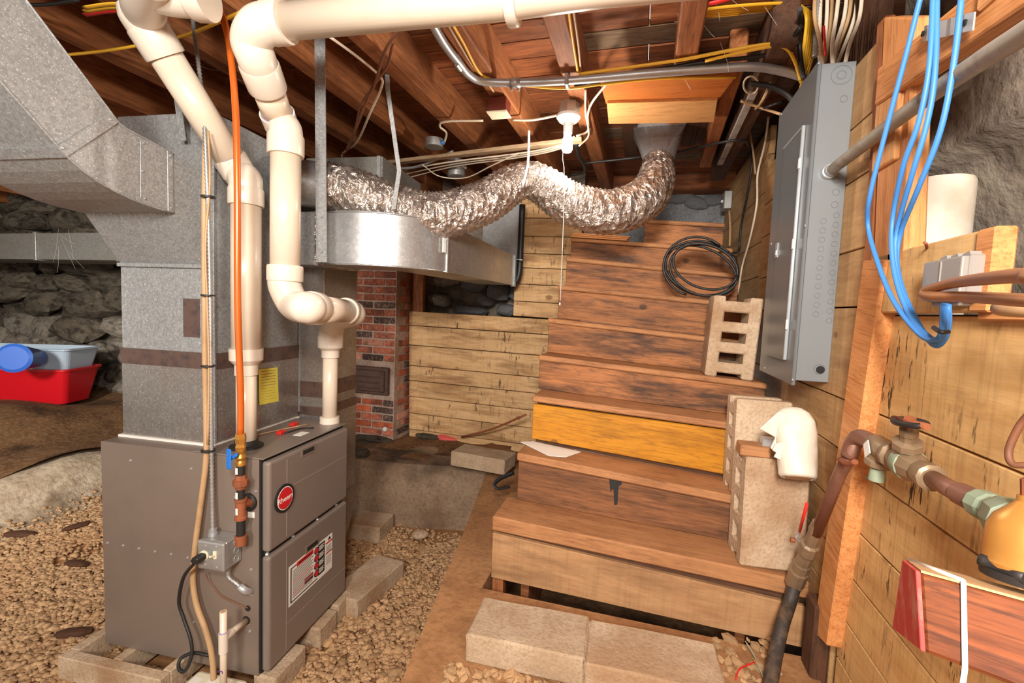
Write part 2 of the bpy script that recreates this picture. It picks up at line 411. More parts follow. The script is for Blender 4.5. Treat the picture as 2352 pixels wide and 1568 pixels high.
def disc_mesh(name, r, h, mat, seg=14, r2=None):
    vs = [(math.cos(2 * math.pi * i / seg) * q, math.sin(2 * math.pi * i / seg) * q, z) for q, z in ((r, 0), (r2 or r, h)) for i in range(seg)]
    fs = [(i, (i + 1) % seg, seg + (i + 1) % seg, seg + i) for i in range(seg)] + [tuple(range(seg, 2 * seg)), tuple(range(seg))[::-1]]
    me = bpy.data.meshes.new(name); me.from_pydata(vs, [], fs); me.materials.append(m[mat]); return me
def ring_mesh(name, r, t, h, mat, seg=18):
    vs = [(math.cos(2 * math.pi * i / seg) * q, math.sin(2 * math.pi * i / seg) * q, z) for q, z in ((r, 0), (r, h), (r - t, h), (r - t, 0)) for i in range(seg)]
    fs = [(k * seg + i, k * seg + (i + 1) % seg, (k + 1) % 4 * seg + (i + 1) % seg, (k + 1) % 4 * seg + i) for k in range(4) for i in range(seg)]
    me = bpy.data.meshes.new(name); me.from_pydata(vs, [], fs); me.materials.append(m[mat]); return me
def lump(name, mat, seed, sub=2, amp=.25, flat=1.0, boxy=0):
    r = random.Random(seed); bm = bmesh.new(); bmesh.ops.create_icosphere(bm, subdivisions=sub, radius=1)
    ks = [(V((r.uniform(-1, 1), r.uniform(-1, 1), r.uniform(-1, 1))) * 2.2, r.uniform(0, 6)) for _ in range(5)]
    for v in bm.verts:
        p = v.co.copy()
        if boxy:
            mx = max(abs(p.x), abs(p.y), abs(p.z)); p = p.lerp(p / mx * .85, boxy)
        d = 1 + amp * sum(math.sin(v.co.dot(k) + ph) for k, ph in ks) / 2.5
        v.co = V((p.x * d, p.y * d, p.z * d * flat))
    me = bpy.data.meshes.new(name); bm.to_mesh(me); bm.free(); me.materials.append(m[mat]); return me
def MX(loc, rot=(0, 0, 0), sc=(1, 1, 1)):
    from mathutils import Euler
    return Matrix.Translation(V(loc)) @ Euler(rot).to_matrix().to_4x4() @ Matrix.Diagonal((*sc, 1))

# ================================================================== SETTING
def st(o): o['kind'] = 'structure'; return o
def root(name, loc=(0, 0, 0)):
    o = bpy.data.objects.new(name, None); o.empty_display_size = .1
    return st(link(o, None, Matrix.Translation(V(loc))))
# ---- pit floor: height field of dirt, rising to the left
def ground_h(x, y):
    s = lambda a, b, v: (lambda t: t * t * (3 - 2 * t))(min(1, max(0, (v - a) / (b - a))))
    return .26 * s(3.75, 4.15, -x) + .24 * s(4.2, 5.3, -x) + .012 * math.sin(3.1 * x + 1) * math.cos(2.7 * y) + .10 * s(3.6, 4.2, -x) * math.sin(5 * y + x) * .3
def grid(name, x0, x1, y0, y1, nx, ny, h, mat):
    vs = [(x0 + (x1 - x0) * i / nx, y0 + (y1 - y0) * j / ny) for j in range(ny + 1) for i in range(nx + 1)]
    vs = [(x, y, h(x, y)) for x, y in vs]
    fs = [(j * (nx + 1) + i, j * (nx + 1) + i + 1, (j + 1) * (nx + 1) + i + 1, (j + 1) * (nx + 1) + i) for j in range(ny) for i in range(nx)]
    return mesh(name, vs, fs, mat, None, Matrix.Identity(4), True)
floor = st(grid('floor', -4.0, -.3, -1.5, 3.2, 40, 40, lambda x, y: ground_h(x, y) - .012, 'dirt'))
st(grid('floor_slope', -4.7, -3.7, -1.5, 4.2, 16, 60, lambda x, y: ground_h(x, y) + .012 * math.sin(13 * x + 7 * y) * math.sin(9 * y) + .004 - .5 * max(0, -x - 4.2) ** 1.5, 'slope'))
st(grid('floor_left', -9, -4.22, -1.5, 4.2, 40, 50, lambda x, y: ground_h(x, y) + .03 * math.sin(5 * x) * math.sin(4 * y + 1) + .012, 'dirt_dark'))
# ---- raised floor on which the stairs stand, and the ledge behind the furnace
ZF = .43
st(prism('floor_raised', [(-.52, -1.5, -.1), (-.62, 1.1, -.1), (-.73, 1.70, -.1), (.62, 1.70, -.1), (.62, -1.5, -.1)], (0, 0, ZF + .1), 'dirt'))
st(prism('floor_raised_strip', [(-.73, 1.69, -.1), (-.80, 2.1, -.1), (-.97, 2.95, -.1), (-.95, 4.4, -.1), (-.56, 4.4, -.1), (-.56, 1.69, -.1)], (0, 0, ZF + .0995), 'dirt'))
st(bx('floor_under_stairs', (-.57, 1.68, -.1), (.63, 4.4, .16), 'dirt_dark'))  # sunk and given darker dirt so the void under the stairs goes dark
ledge_f = [(-2.75, 2.74), (-2.3, 2.78), (-1.94, 2.80), (-1.6, 2.84), (-1.33, 2.90), (-1.1, 2.95), (-.96, 2.97)]
lp = []
for k, (x, y) in enumerate(ledge_f): lp.append((x, y, -.1))
st(prism('floor_ledge', lp + [(-.94, 3.75, -.1), (-2.75, 3.75, -.1)], (0, 0, ZF + .11), 'concrete_rough', None, .03))
o = st(grid('floor_ledge_dirt', -2.7, -.94, 2.98, 3.6, 30, 12, lambda x, y: ZF + .005 + .05 * max(0, (y - 3.05)) + .012 * math.sin(11 * x) * math.sin(13 * y), 'dirt_dark'))
# ---- ceiling: deck boards above joists
ceil = root('ceiling', (0, 2, 2.75))
ZJ, ZD = 2.58, 2.75
y = -1.2; k = 0
while y < 4.3:
    wd = random.choice((.14, .19, .24, .17, .29, .15))
    for (xa, xb) in ((-9, -5.2), (-5.2, -2.35), (-2.35, -.36 if k % 2 else -.03), (-.36 if k % 2 else -.03, .95)):
        mt = 'deck_grey' if (xa > -.5 and (k % 3 == 0 or 2.9 < y < 3.4)) else 'deck'
        dz = random.uniform(0, .006)
        obox('plank', (xa + .002, y + .004, ZD + dz), (xb - xa - .004, 0, 0), (0, wd - .008, 0), (0, 0, .03), mt, ceil, .003)
    y += wd; k += 1
JX = [-8.0, -7.2, -6.4, -5.6, -4.8, -4.0, -3.56, -3.12, -2.68, -2.26, -1.84, -1.46, -1.09, -.715, -.345, .105]
for jx in JX:
    wj = .085
    ye = 2.62 if abs(jx - .105) < .01 else 4.3
    mt = 'joist'
    sk = .055 if -1.3 < jx < -.5 else .02
    obox('joist', (jx - wj / 2 - sk, -1.2, ZJ + random.uniform(-.008, .008)), (sk * 2, ye + 1.2, 0), (wj, 0, 0), (0, 0, ZD - ZJ + .01), mt, ceil, .006)
# joist beside the stairwell, with whitewash, and the darker one next to it
obox('joist', (.40, 1.9, 2.56), (.04, 1.75, 0), (.09, 0, 0), (0, 0, .2), 'old_dark', ceil, .006)
obox('joist', (.29, 2.1, 2.6), (.05, 1.35, 0), (.07, 0, 0), (0, 0, .15), 'joist', ceil, .006)
obox('whitewash_strip', (.405, 2.25, 2.553), (.02, 1.0, 0), (.035, 0, 0), (0, 0, .012), 'white_stripe', ceil, .003)
for (xa, ya, yb, wd) in ((-.17, 2.75, 3.45, .09), (.20, 2.7, 3.3, .08), (.27, 2.85, 3.2, .06)):
    obox('old_board', (xa, ya, 2.70), (0, yb - ya, 0), (wd, 0, 0), (0, 0, .04), 'old_dark', ceil, .004)
# foundation sill beams at the far end
obox('sill_beam', (-2.2, 4.08, 2.62), (2.9, 0, 0), (0, .2, 0), (0, 0, .13), 'deck', ceil, .01)

# ---- right wall: horizontal planks with a proud stud; low part near the camera
XW = .64
wr = root('wall_right', (XW, 1.5, ZF))
zl = [ZF - .05, .55, .685, .825, .97, 1.14, 1.325, 1.595]
for a, b in zip(zl, zl[1:]):
    obox('plank', (XW, -.4, a + .003), (0, 1.96, 0), (0, 0, b - a - .005), (.03, 0, 0), 'wall_plank', wr, .002)
zl2 = [ZF - .05, .56, .70, .845, .99, 1.165, 1.325, 1.62, 1.80, 2.03, 2.21, 2.42]
for a, b in zip(zl2, zl2[1:]):
    ya = 1.60 if b < 2.25 else 1.66
    obox('plank', (XW, ya, a + .003), (0, 2.9 - ya if a > 1.3 else 4.0 - ya, 0), (0, 0, b - a - .005), (.03, 0, 0), 'wall_plank_darker', wr, .002)
zz = 1.3
while zz < 2.62:
    hh = random.choice((.2, .24, .28)); slope = lambda y: 2.47 + .02 * (y - 2.7)
    obox('plank', (XW + .005, 2.9, zz), (0, 1.4, 0), (0, 0, min(hh, 2.66 - zz) - .005), (.03, 0, 0), 'wall_plank_darker', wr, .002); zz += hh
st1 = tag(hexa('stud', [pX(2030, 598, .60), pX(1982, 598, .60), pX(1868, 1450, .60), pX(1898, 1482, .60),
           pX(2030, 598, .60) + V((.045, 0, 0)), pX(1982, 598, .60) + V((.045, 0, 0)), pX(1868, 1450, .60) + V((.045, 0, 0)), pX(1898, 1482, .60) + V((.045, 0, 0))], 'stud', wr, .003))
# upper frame: post, cut board ends, horizontal rail and metal strap
PQ = [(2076, 600), (2006, 600), (2030, 40), (2098, 40)]
hexa('post', [pX(*p_, .61) for p_ in (PQ[1], PQ[2], PQ[3], PQ[0])] + [pX(*p_, .61) + V((.045, 0, 0)) for p_ in (PQ[1], PQ[2], PQ[3], PQ[0])], 'stud', wr, .004)
obox('post_block', (XW - .042, 1.40, 1.99), (0, .01, .2), (0, .12, 0), (.03, 0, 0), 'stud_pale', wr, .004)
obox('post_block', (XW - .025, 1.50, 1.60), (0, .065, .84), (0, .05, 0), (.03, 0, 0), 'joist', wr, .006)
obox('rail', pX(2008, 243, XW - .05), pX(2360, 6, XW - .05) - pX(2008, 243, XW - .05), (0, 0, .10), (.045, 0, 0), 'stud', wr, .004)
obox('rail_block', pX(2240, 30, XW - .06), (0, -.11, 0), (0, 0, .16), (.06, 0, 0), 'stud_pale', wr, .004)
lo = obox('bottom_post', (XW - .05, 1.60, ZF - .02), (0, 0, .26), (0, .09, 0), (.05, 0, 0), 'old_dark', wr, .008)
# ledger board with the grey box on it
obox('ledger_board', (XW - .03, 1.06, 1.60), (0, .44, 0), (0, 0, .155), (.035, 0, 0), 'wall_plank', wr, .004)
obox('ledger_block', (XW - .035, 1.03, 1.60), (0, .05, 0), (0, 0, .155), (.035, 0, 0), 'stud', wr, .004)
obox('ledger_cleat', (XW - .02, .3, 1.585), (0, .78, 0), (0, 0, .018), (.03, 0, 0), 'stud', wr, .003)
# rough foundation above and behind the low planks
def rough_wall(name, y0, y1, z0, z1, xf, mat, n=40, amp=.05, nz=30):
    vs, fs = [], []
    for j in range(nz + 1):
        for i in range(n + 1):
            yy = y0 + (y1 - y0) * i / n; zz = z0 + (z1 - z0) * j / nz
            vs.append((xf(yy, zz) + amp * (math.sin(4.1 * yy + 3 * math.sin(2.3 * zz)) * math.sin(5.3 * zz + 2 * yy) + .5 * math.sin(11 * yy + 2) * math.sin(9 * zz) + .25 * math.sin(23 * yy + 17 * zz)), yy, zz))
    for j in range(nz):
        for i in range(n): a = j * (n + 1) + i; fs.append((a, a + n + 1, a + n + 2, a + 1))
    return st(mesh(name, vs, fs, mat, None, Matrix.Identity(4), True))
def fx(y, z): return .86 + .10 * max(0, min(1, (2.05 - z) * 5)) + (.0 if z < 2.05 else -.06)
rough_wall('wall_right_foundation', -1.5, 2.2, 1.2, 2.8, fx, 'rock_face', 60, .022, 50)
o = st(bx('wall_right_backing', (XW + .032, -1.5, -.1), (XW + .06, 4.4, 1.598), 'old_dark'))
st(bx('wall_right_upper_backing', (XW + .04, 1.68, 1.5), (XW + .07, 4.4, 2.8), 'old_dark'))

# ---- back wall: horizontal planks on the ledge, boards beside the stairs, stones in the gap
YB = 3.5
wb = root('wall_back', (-1.3, YB, ZF))
rows = [(714, 742), (747, 781), (792, 828), (839, 872), (873, 908), (910, 948), (948, 985), (985, 1012)]
def zat(px_, py_): return pY(px_, py_, YB).z
for (a, b), (a2, b2) in zip(rows, rows[1:] + [(1012, 1040)]):
    za, zb = zat(940, a), zat(940, a2)
    za2, zb2 = zat(1220, b + (30 if False else 0)) , zat(1220, b2)
    xl = pY(940, a, YB).x; xr = -.50
    # planks lean down a little to the right, as in the place
    sl = -.02
    obox('plank', (xl, YB, zb + .004), (xr - xl, 0, sl), (0, 0, za - zb - .006), (0, .03, 0), 'back_plank', wb, .002)
up = [455, 500, 542, 582, 615, 653, 693, 728]
xl = pY(1184, 600, YB).x
for a, b in zip(up, up[1:]):
    za, zb = zat(1240, a), zat(1240, b)
    obox('plank', (xl, YB - .004, zb + .003), (-.46 - xl, 0, -.012), (0, 0, za - zb - .005), (0, .03, 0), 'back_plank', wb, .002)
obox('post', (pY(945, 660, YB).x, YB + .01, 1.4), (0, 0, 1.3), (.105, 0, 0), (0, .05, 0), 'joist', wb, .004)
st(bx('wall_back_foundation', (-2.6, 3.86, -.1), (-.5, 4.0, 2.72), 'rock_face'))
st(bx('wall_stairwell_end', (-.6, 4.28, 1.5), (.8, 4.36, 2.72), 'plaster'))
rk = [lump('stone', 'rock', s, 2, .22, 1, .55) for s in range(6)]
rkp = [lump('stone', 'plaster', s + 9, 2, .22, 1, .55) for s in range(4)]
for (px_, py_, sx, sz) in ((1085, 715, .15, .05), (1150, 670, .10, .075), (1120, 690, .07, .06), (1165, 710, .09, .05), (1195, 670, .09, .08), (1010, 690, .14, .06), (1090, 650, .12, .07), (1030, 640, .14, .06), (1160, 620, .1, .06)):
    p = pY(px_, py_, 3.70)
    inst('stone', random.choice(rkp if px_ > 1060 else rk), MX(p, (random.uniform(-.3, .3), random.uniform(-.3, .3), random.uniform(-.2, .2)), (sx, .09, sz)), wb)
# whitewashed stones round the stairwell end
ws = root('wall_stairwell_stones', (.2, 4.25, 2.2))
for k in range(9):
    inst('stone', random.choice(rkp), MX((-.35 + .13 * k, 4.27, 2.58 + random.uniform(-.04, .03)), (0, random.uniform(-.3, .3), 0), (.1, .04, .06)), ws)
# stringer-side boards left of the stairs below the planks
obox('plank', (-.52, 2.2, ZF), (0, 1.3, 0), (0, 0, .2), (.03, 0, 0), 'old_dark', wb, .003)

# ---- rubble walls on the left
wl = root('wall_left', (-5, 3.6, .4))
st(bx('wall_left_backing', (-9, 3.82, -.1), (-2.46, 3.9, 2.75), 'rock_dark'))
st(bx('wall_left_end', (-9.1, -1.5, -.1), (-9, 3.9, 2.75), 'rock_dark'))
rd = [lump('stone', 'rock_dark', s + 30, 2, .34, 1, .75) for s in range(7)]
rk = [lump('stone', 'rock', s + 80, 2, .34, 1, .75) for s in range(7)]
z = .35
while z < 2.65:
    hh = random.uniform(.16, .3); x = -8.9 + random.uniform(0, .3)
    while x < -2.75:
        ww = random.uniform(.22, .85)
        inst('stone', random.choice(rd if z > 1.25 or random.random() < .25 else rk), MX((x + ww / 2, 3.74 + random.uniform(-.04, .05), z + hh / 2 + .05 * math.sin(2.1 * x)), (random.uniform(-.2, .2), random.uniform(-.2, .2), random.uniform(-.2, .2)), (ww * .58, .17, hh * random.uniform(.5, .72))), wl)  # higher stones take the darker rock, shade under the duct put into colour
        x += ww
    z += hh

# ================================================================== CHIMNEY
cx0, cx1 = -2.45, pY(906, 900, 3.3).x
ch = T('brick_chimney', 'old red brick chimney with charred bricks beside the plank wall', 'chimney', ((cx0 + cx1) / 2, 3.4, ZF))
bx('mortar_core', (cx0 + .006, 3.306, ZF - .05), (cx1 - .006, 3.72, 2.74), 'mortar', ch)
def boxmesh(name, sx, sy, sz, mat, bev):
    bm = bmesh.new(); bmesh.ops.create_cube(bm, size=1)
    for v in bm.verts: v.co = V((v.co.x * sx, v.co.y * sy, v.co.z * sz))
    bmesh.ops.bevel(bm, geom=list(bm.edges), offset=bev, segments=1, affect='EDGES')
    me = bpy.data.meshes.new(name); bm.to_mesh(me); bm.free(); me.materials.append(m[mat]); return me
BW, BH = .195, .062
bms = {k: boxmesh('brick', BW, .09, BH - .012, k, .005) for k in ('brick', 'brick_or', 'brick_dk', 'brick_pl')}
bmh = {k: boxmesh('brick', .092, .09, BH - .012, k, .005) for k in bms}
bme = {k: boxmesh('brick', .09, .185, BH - .012, k, .005) for k in bms}
door_z = (pY(860, 905, 3.29).z, pY(860, 842, 3.29).z); door_x = (cx0, pY(893, 870, 3.29).x)
z = ZF + .05; r = 0
while z < 2.70:
    x = cx1 - .012 - (0 if r % 2 else .1); first = True
    if r % 2 == 0: pieces = [(x + .1 - .046, bmh)]
    else: pieces = []
    while x - BW > cx0 - .1:
        pieces.append((x - BW / 2, bms)); x -= BW + .012
    for (xc, fam) in pieces:
        if door_z[0] - .02 < z + BH / 2 < door_z[1] + .03 and xc - .05 < door_x[1]: continue
        u = random.random()
        kk = 'brick_dk' if u < .24 else ('brick_or' if (z < .9 and u < .75) else ('brick_pl' if u < .42 and z < 1.45 else 'brick'))
        inst('brick', fam[kk], MX((xc, 3.345 + random.uniform(-.003, .003), z + BH / 2), (0, random.uniform(-.015, .015), random.uniform(-.01, .01))), ch)
    for yy in ((3.40, 3.6) if r % 2 == 0 else (3.50,)):
        kk = random.choice(('brick', 'brick', 'brick_pl', 'brick_dk'))
        inst('brick', bme[kk], MX((cx1 - .045 + .002, yy + .0925 if False else yy + .05, z + BH / 2)), ch)
    z += BH; r += 1
cd_ = T('cleanout_door', 'rusty iron cleanout door set low in the brick chimney', 'door', ((door_x[0] + door_x[1]) / 2, 3.28, door_z[0]))
bx('door_frame', (door_x[0], 3.275, door_z[0]), (door_x[1], 3.31, door_z[1]), 'soot', cd_, .006)
bx('door_leaf', (door_x[0] + .03, 3.262, door_z[0] + .025), (door_x[1] - .03, 3.28, door_z[1] - .025), 'soot', cd_, .006)
for k in range(3):
    bx('rib', (door_x[0] + .06, 3.255, door_z[0] + .05 + k * .045), (door_x[1] - .07, 3.264, door_z[0] + .062 + k * .045), 'soot', cd_, .004)
kn = pY(885, 985, 3.3)
lathe('plug', (kn.x, 3.31, kn.z), (0, -1, 0), [(0, .02), (.02, .02), (.026, .014)], 'paper', ch, 12)
# loose stones and debris on the ledge
for (px_, py_, s_, lab) in ((855, 1003, (.17, .08, .035), 'dark flat stone at the foot of the brick chimney'), (835, 1035, (.07, .06, .035), 'small grey stone below the brick chimney on the ledge'), (985, 1000, (.10, .05, .02), 'brown rubble chunk on the ledge beside the plank wall'), (1030, 1003, (.09, .05, .025), 'reddish rag heap on the ledge against the plank wall')):
    p = pZ(px_, py_, ZF + .05)
    o = inst('ledge_stone', lump('ledge_stone', 'red_paint' if 'rag' in lab else 'rock_dark', int(px_), 2, .25), MX((p.x, p.y, ZF + .04), (.05, .1, .2), s_)); tag(o, lab, 'rag' if 'rag' in lab else 'stone')
    if 'rag' in lab: o.name = 'red_rag'
p = pZ(785 + 180, 1238, 0); o = inst('pale_stone', lump('pale_stone', 'concrete', 5, 2, .15), MX((p.x, p.y, .03), (0, 0, .4), (.06, .045, .03))); tag(o, 'pale rounded stone on the gravel before the ledge', 'stone')

# ================================================================== STAIRCASE
sc_ = T('staircase', 'steep wooden basement staircase of worn brown boards and one yellow riser', 'staircase', (.03, 2.6, ZF))
XL, XR = -.55, .625
SL = [(1130, 1185), (1187, 1040), (1222, 908), (1237, 815), (1258, 730), (1282, 655), (1300, 590), (1310, 545), (1480, 503)]
SR = [(1860, 1338), (1690, 1140), (1655, 968), (1755, 880), (1640, 775), (1650, 690), (1690, 628), (1680, 570), (1662, 512)]
rm = ['riser_pale', 'riser_dark', 'riser_yellow', 'riser', 'riser', 'riser', 'riser', 'riser', 'riser']
stp = []
for i in range(9):
    yy = 1.76 + .18 * i; l, r = pY(*SL[i], yy), pY(*SR[i], yy); sl = (r.z - l.z) / (r.x - l.x)
    xr = .625 - .0155 * i if i < 8 else .49
    stp.append((yy, l.x, l.z, xr, sl))
def tz(i, x): return stp[i][2] + stp[i][4] * (x - stp[i][1])
for i, (yy, xl_, zl_, xr_, sl) in enumerate(stp):
    th = (.062, .035, .03, .028, .026, .026, .026, .026, .026)[i]
    k = xr_ - xl_; nos = (.004, .022)[i] if i < 2 else .012
    obox('tread', (xl_, yy, zl_ - th), (k, 0, sl * k), (0, .22 if i < 8 else .25, 0), (0, 0, th), 'tread', sc_, .006)
    if i == 0: bl_z, br_z = pY(1122, 1325, yy + nos).z, pY(1838, 1487, yy + nos).z
    else: bl_z, br_z = tz(i - 1, xl_) + .001, tz(i - 1, xr_) + .001
    if i == 2: bl_z += .018; br_z += .02
    tl_z, tr_z = zl_ - th - .001, zl_ + sl * k - th - .001
    if i == 0: tl_z -= .010; tr_z -= .030
    if i == 2: tl_z -= .012; tr_z -= .004
    y0 = yy + nos; a = .004
    hexa('riser', [(xl_ + a, y0, bl_z), (xr_ - a, y0, br_z), (xr_ - a, y0, tr_z), (xl_ + a, y0, tl_z), (xl_ + a, y0 + .022, bl_z), (xr_ - a, y0 + .022, br_z), (xr_ - a, y0 + .022, tr_z), (xl_ + a, y0 + .022, tl_z)], rm[i], sc_, .003)
    if i in (0, 2):
        hexa('riser_backing', [(xl_ + .02, y0 + .024, bl_z - (.02 if i else 0)), (xr_ - .02, y0 + .024, br_z - (.022 if i else 0)), (xr_ - .02, y0 + .024, zl_ + sl * k - th), (xl_ + .02, y0 + .024, zl_ - th), (xl_ + .02, y0 + .05, bl_z - (.02 if i else 0)), (xr_ - .02, y0 + .05, br_z - (.022 if i else 0)), (xr_ - .02, y0 + .05, zl_ + sl * k - th), (xl_ + .02, y0 + .05, zl_ - th)], 'old_dark', sc_)
for xs in (-.43, .42):
    prism('stringer', [(xs, 1.85, .15), (xs, 1.85, .56), (xs, 3.15, 1.92), (xs, 3.25, 1.92), (xs, 3.25, 1.6), (xs, 2.1, .15)], (.035, 0, 0), 'joist', sc_)
obox('front_foot', (XL + .005, 1.79, .155), (0, 0, .42), (.05, 0, 0), (0, .05, 0), 'joist', sc_, .003)
dr_ = [(1398, 1088), (1430, 1092), (1428, 1112), (1421, 1116), (1418, 1158), (1411, 1160), (1409, 1122), (1402, 1128)]
prism('tar_drip', [pY(x, y, stp[1][0] + .0215) for x, y in dr_], (0, -.0015, 0), 'ink_black', sc_)
# little things on and about the stairs
pcd = T('white_card', 'torn white card lying at the left of the stair tread below yellow riser', 'card', (-.45, 2.1, .9))
q = [(1195, 1015), (1225, 1014), (1335, 1038), (1300, 1050), (1260, 1047)]
prism('sheet', [pP(a, b, (stp[1][1], stp[1][0], stp[1][2] + .002), (-stp[1][4], 0, 1)) for a, b in q], (0, 0, .002), 'paper', pcd)
for j in range(3):
    o = obox('wood_shim', (stp[7][1] + .005 + .008 * j, stp[7][0] - .01, stp[7][2] + .001 + .010 * j), (.36, 0, .36 * stp[7][4]), (0, .05, 0), (0, 0, .009), 'stud', None, .001)
    tag(o, ('lowest', 'middle', 'topmost')[j] + ' of three orange wood shims stacked on an upper stair tread under the flex duct', 'wood shim', 'wood shims on the upper tread')

# solid concrete blocks
def solid(name, label, M_, size=(.39, .19, .095), mat='concrete', group=None):
    sx, sy, sz = size
    me = boxmesh(name, sx, sy, sz, mat, .007)
    bm = bmesh.new(); bm.from_mesh(me); bmesh.ops.subdivide_edges(bm, edges=bm.edges, cuts=2, use_grid_fill=True)
    for v in bm.verts: v.co += V((random.uniform(-1, 1), random.uniform(-1, 1), random.uniform(-1, 1))) * .0016
    bm.to_mesh(me); bm.free()
    return tag(inst(name, me, M_), label, 'concrete block', group)
pa = [pZ(*p, .53) for p in ((1105, 1365), (1345, 1405), (1345, 1510), (1072, 1455))]
c = sum(pa, V()) / 4; solid('cap_block', 'left one of two solid concrete blocks laid before the bottom stair', MX((c.x + .005, c.y, .4775), (0, 0, .05)), (.38, .205, .095), group='cap blocks at the stair foot')
pa = [pZ(*p, .53) for p in ((1352, 1408), (1625, 1480), (1650, 1575), (1350, 1512))]
c = sum(pa, V()) / 4; solid('cap_block', 'right one of two solid concrete blocks laid before the bottom stair', MX((c.x + .012, c.y - .005, .4775), (0, 0, .03)), (.40, .205, .095), group='cap blocks at the stair foot')
c = pZ(1105, 1040, .60); solid('paver_block', 'solid grey concrete block lying on plywood scrap on the ledge', MX((c.x, c.y + .05, .545), (0, 0, -.12)), (.40, .2, .1))
o = prism('plywood_scrap', [pZ(*p, .485) for p in ((1040, 1040), (1120, 1072), (1215, 1052), (1130, 1020))], (0, 0, .012), 'riser_dark'); tag(o, 'brown plywood scrap under the grey block on the ledge', 'plywood scrap')
o = tube('iron_rod', [pY(1060, 1003, 3.42), pY(1130, 985, 3.3), pY(1208, 952, 3.15)], .008, 'rust', None, 8, 4); tag(o, 'thin rusty rod leaning from the ledge towards the stairs', 'rod')
o = tube('black_strap', [pD(1180, 1085, 2.75), pD(1150, 1098, 2.72), pD(1136, 1112, 2.7), pD(1145, 1122, 2.7), pD(1170, 1117, 2.72)], .014, 'black', None, 8, 6, flat=(1, .5)); tag(o, 'loop of black rubber strap sticking out beside the stairs', 'strap')

# hollow concrete blocks standing on end
def hollow(name, label, M_, W=.19, H=.39, D=.19, n=3):
    """cores run along local Y; W along x, H along z"""
    bm = bmesh.new(); wt = .052; xs = [-W / 2, -W / 2 + wt, W / 2 - wt, W / 2]
    zs = [-H / 2, -H / 2 + .018]; cell = (H - .036 - .034 * (n + 1) + 0) / n
    zs = [-H / 2]; z_ = -H / 2 + .022; kinds = []
    zs.append(z_); kinds.append('notch')
    for i in range(n):
        zs.append(zs[-1] + .05); kinds.append('web'); zs.append(zs[-1] + (H - .044 - .05 * (n + 1)) / n); kinds.append('cell')
    zs.append(zs[-1] + .05); kinds.append('web'); zs.append(H / 2); kinds.append('notch')
    def add(x0, x1, z0, z1):
        vs = [bm.verts.new(p) for p in ((x0, -D / 2, z0), (x1, -D / 2, z0), (x1, D / 2, z0), (x0, D / 2, z0), (x0, -D / 2, z1), (x1, -D / 2, z1), (x1, D / 2, z1), (x0, D / 2, z1))]
        for q in HF: bm.faces.new([vs[i] for i in q])
    for j, kd in enumerate(kinds):
        add(xs[0], xs[1], zs[j], zs[j + 1]); add(xs[2], xs[3], zs[j], zs[j + 1])
        if kd == 'web': add(xs[1], xs[2], zs[j], zs[j + 1])
    bmesh.ops.remove_doubles(bm, verts=bm.verts, dist=.0005)
    seen = {}
    for f_ in list(bm.faces):
        key = tuple(sorted(v.index for v in f_.verts))
        bm.verts.index_update(); key = tuple(sorted(v.index for v in f_.verts))
        seen.setdefault(key, []).append(f_)
    bmesh.ops.delete(bm, geom=[f_ for l in seen.values() if len(l) > 1 for f_ in l], context='FACES')
    bmesh.ops.recalc_face_normals(bm, faces=bm.faces)
    sharp = [e for e in bm.edges if len(e.link_faces) == 2 and e.calc_face_angle(0) > 1]
    bmesh.ops.bevel(bm, geom=sharp, offset=.006, segments=1, affect='EDGES', clamp_overlap=True)
    me = bpy.data.meshes.new(name); bm.to_mesh(me); bm.free(); me.materials.append(m['concrete'])
    return tag(inst(name, me, M_), label, 'concrete block', 'hollow blocks on the stairs')
y4 = stp[3][0] + .01
a = pY(1640, 672, y4); b = pY(1755, 690, y4); c = pY(1632, 858, y4)
H_ = a.z - c.z
hollow('hollow_block', 'hollow concrete block standing on end on the stairs with three open cells facing out', MX(((a.x + b.x) / 2 - .008, y4 + .085, tz(3, .47) + H_ / 2 + .004), (0, .05, 0)), (b - a).x * .98, H_, .17)
def stand(i, pxe, py_, wd, hh, ww, th, lab):
    y_ = stp[i][0] + .02; e = pY(pxe, py_, y_); ct, s_ = math.cos(th), math.sin(th)
    cx_, cy_ = e.x + wd / 2 * ct - ww / 2 * s_, y_ + wd / 2 * s_ + ww / 2 * ct
    hollow('hollow_block', lab, MX((cx_, cy_, tz(i, cx_) + hh / 2 + .003), (0, .04, math.pi / 2 + th)), ww, hh, wd)
stand(1, 1690, 990, .20, .385, .155, .06, 'middle hollow concrete block on the stairs, behind the torn white jug')
stand(0, 1708, 1165, .215, .40, .155, .10, 'lowest hollow concrete block, standing on the bottom stair tread')

# ================================================================== torn white jug and metal box on the blocks
jg = T('torn_white_jug', 'torn white plastic jug lying over the concrete blocks by the stairs', 'jug', pY(1830, 1110, 1.74))
a = pY(1834, 1098, 1.68); b = pY(1820, 935, 1.79)
def jug():
    ax = (b - a).normalized(); L = (b - a).length; u = V((1, 0, 0)); u = (u - ax * u.dot(ax)).normalized(); v = ax.cross(u)
    prof = [(0, .050), (.04, .056), (.2, .058), (.4, .060), (.6, .064), (.78, .064), (.9, .052), (.97, .032), (1.0, .010)]
    vs, fs = [], []; S = 28
    for t, r in prof:
        for s in range(S):
            an = 2 * math.pi * s / S; rr = r * (1 + .05 * math.sin(3 * an + 4 * t) + .03 * math.sin(7 * an + 9 * t))
            vs.append(a + ax * L * t + u * math.cos(an) * rr + v * math.sin(an) * rr * .8)
    for i in range(len(prof) - 1):
        for s in range(S):
            p_, q_ = i * S + s, i * S + (s + 1) % S; fs.append((p_, q_, q_ + S, p_ + S))
    ob = mesh('shell', vs, fs, 'white_dirty', jg, None, True)
    md = ob.modifiers.new('thick', 'SOLIDIFY'); md.thickness = .004; md.offset = -1
jug()
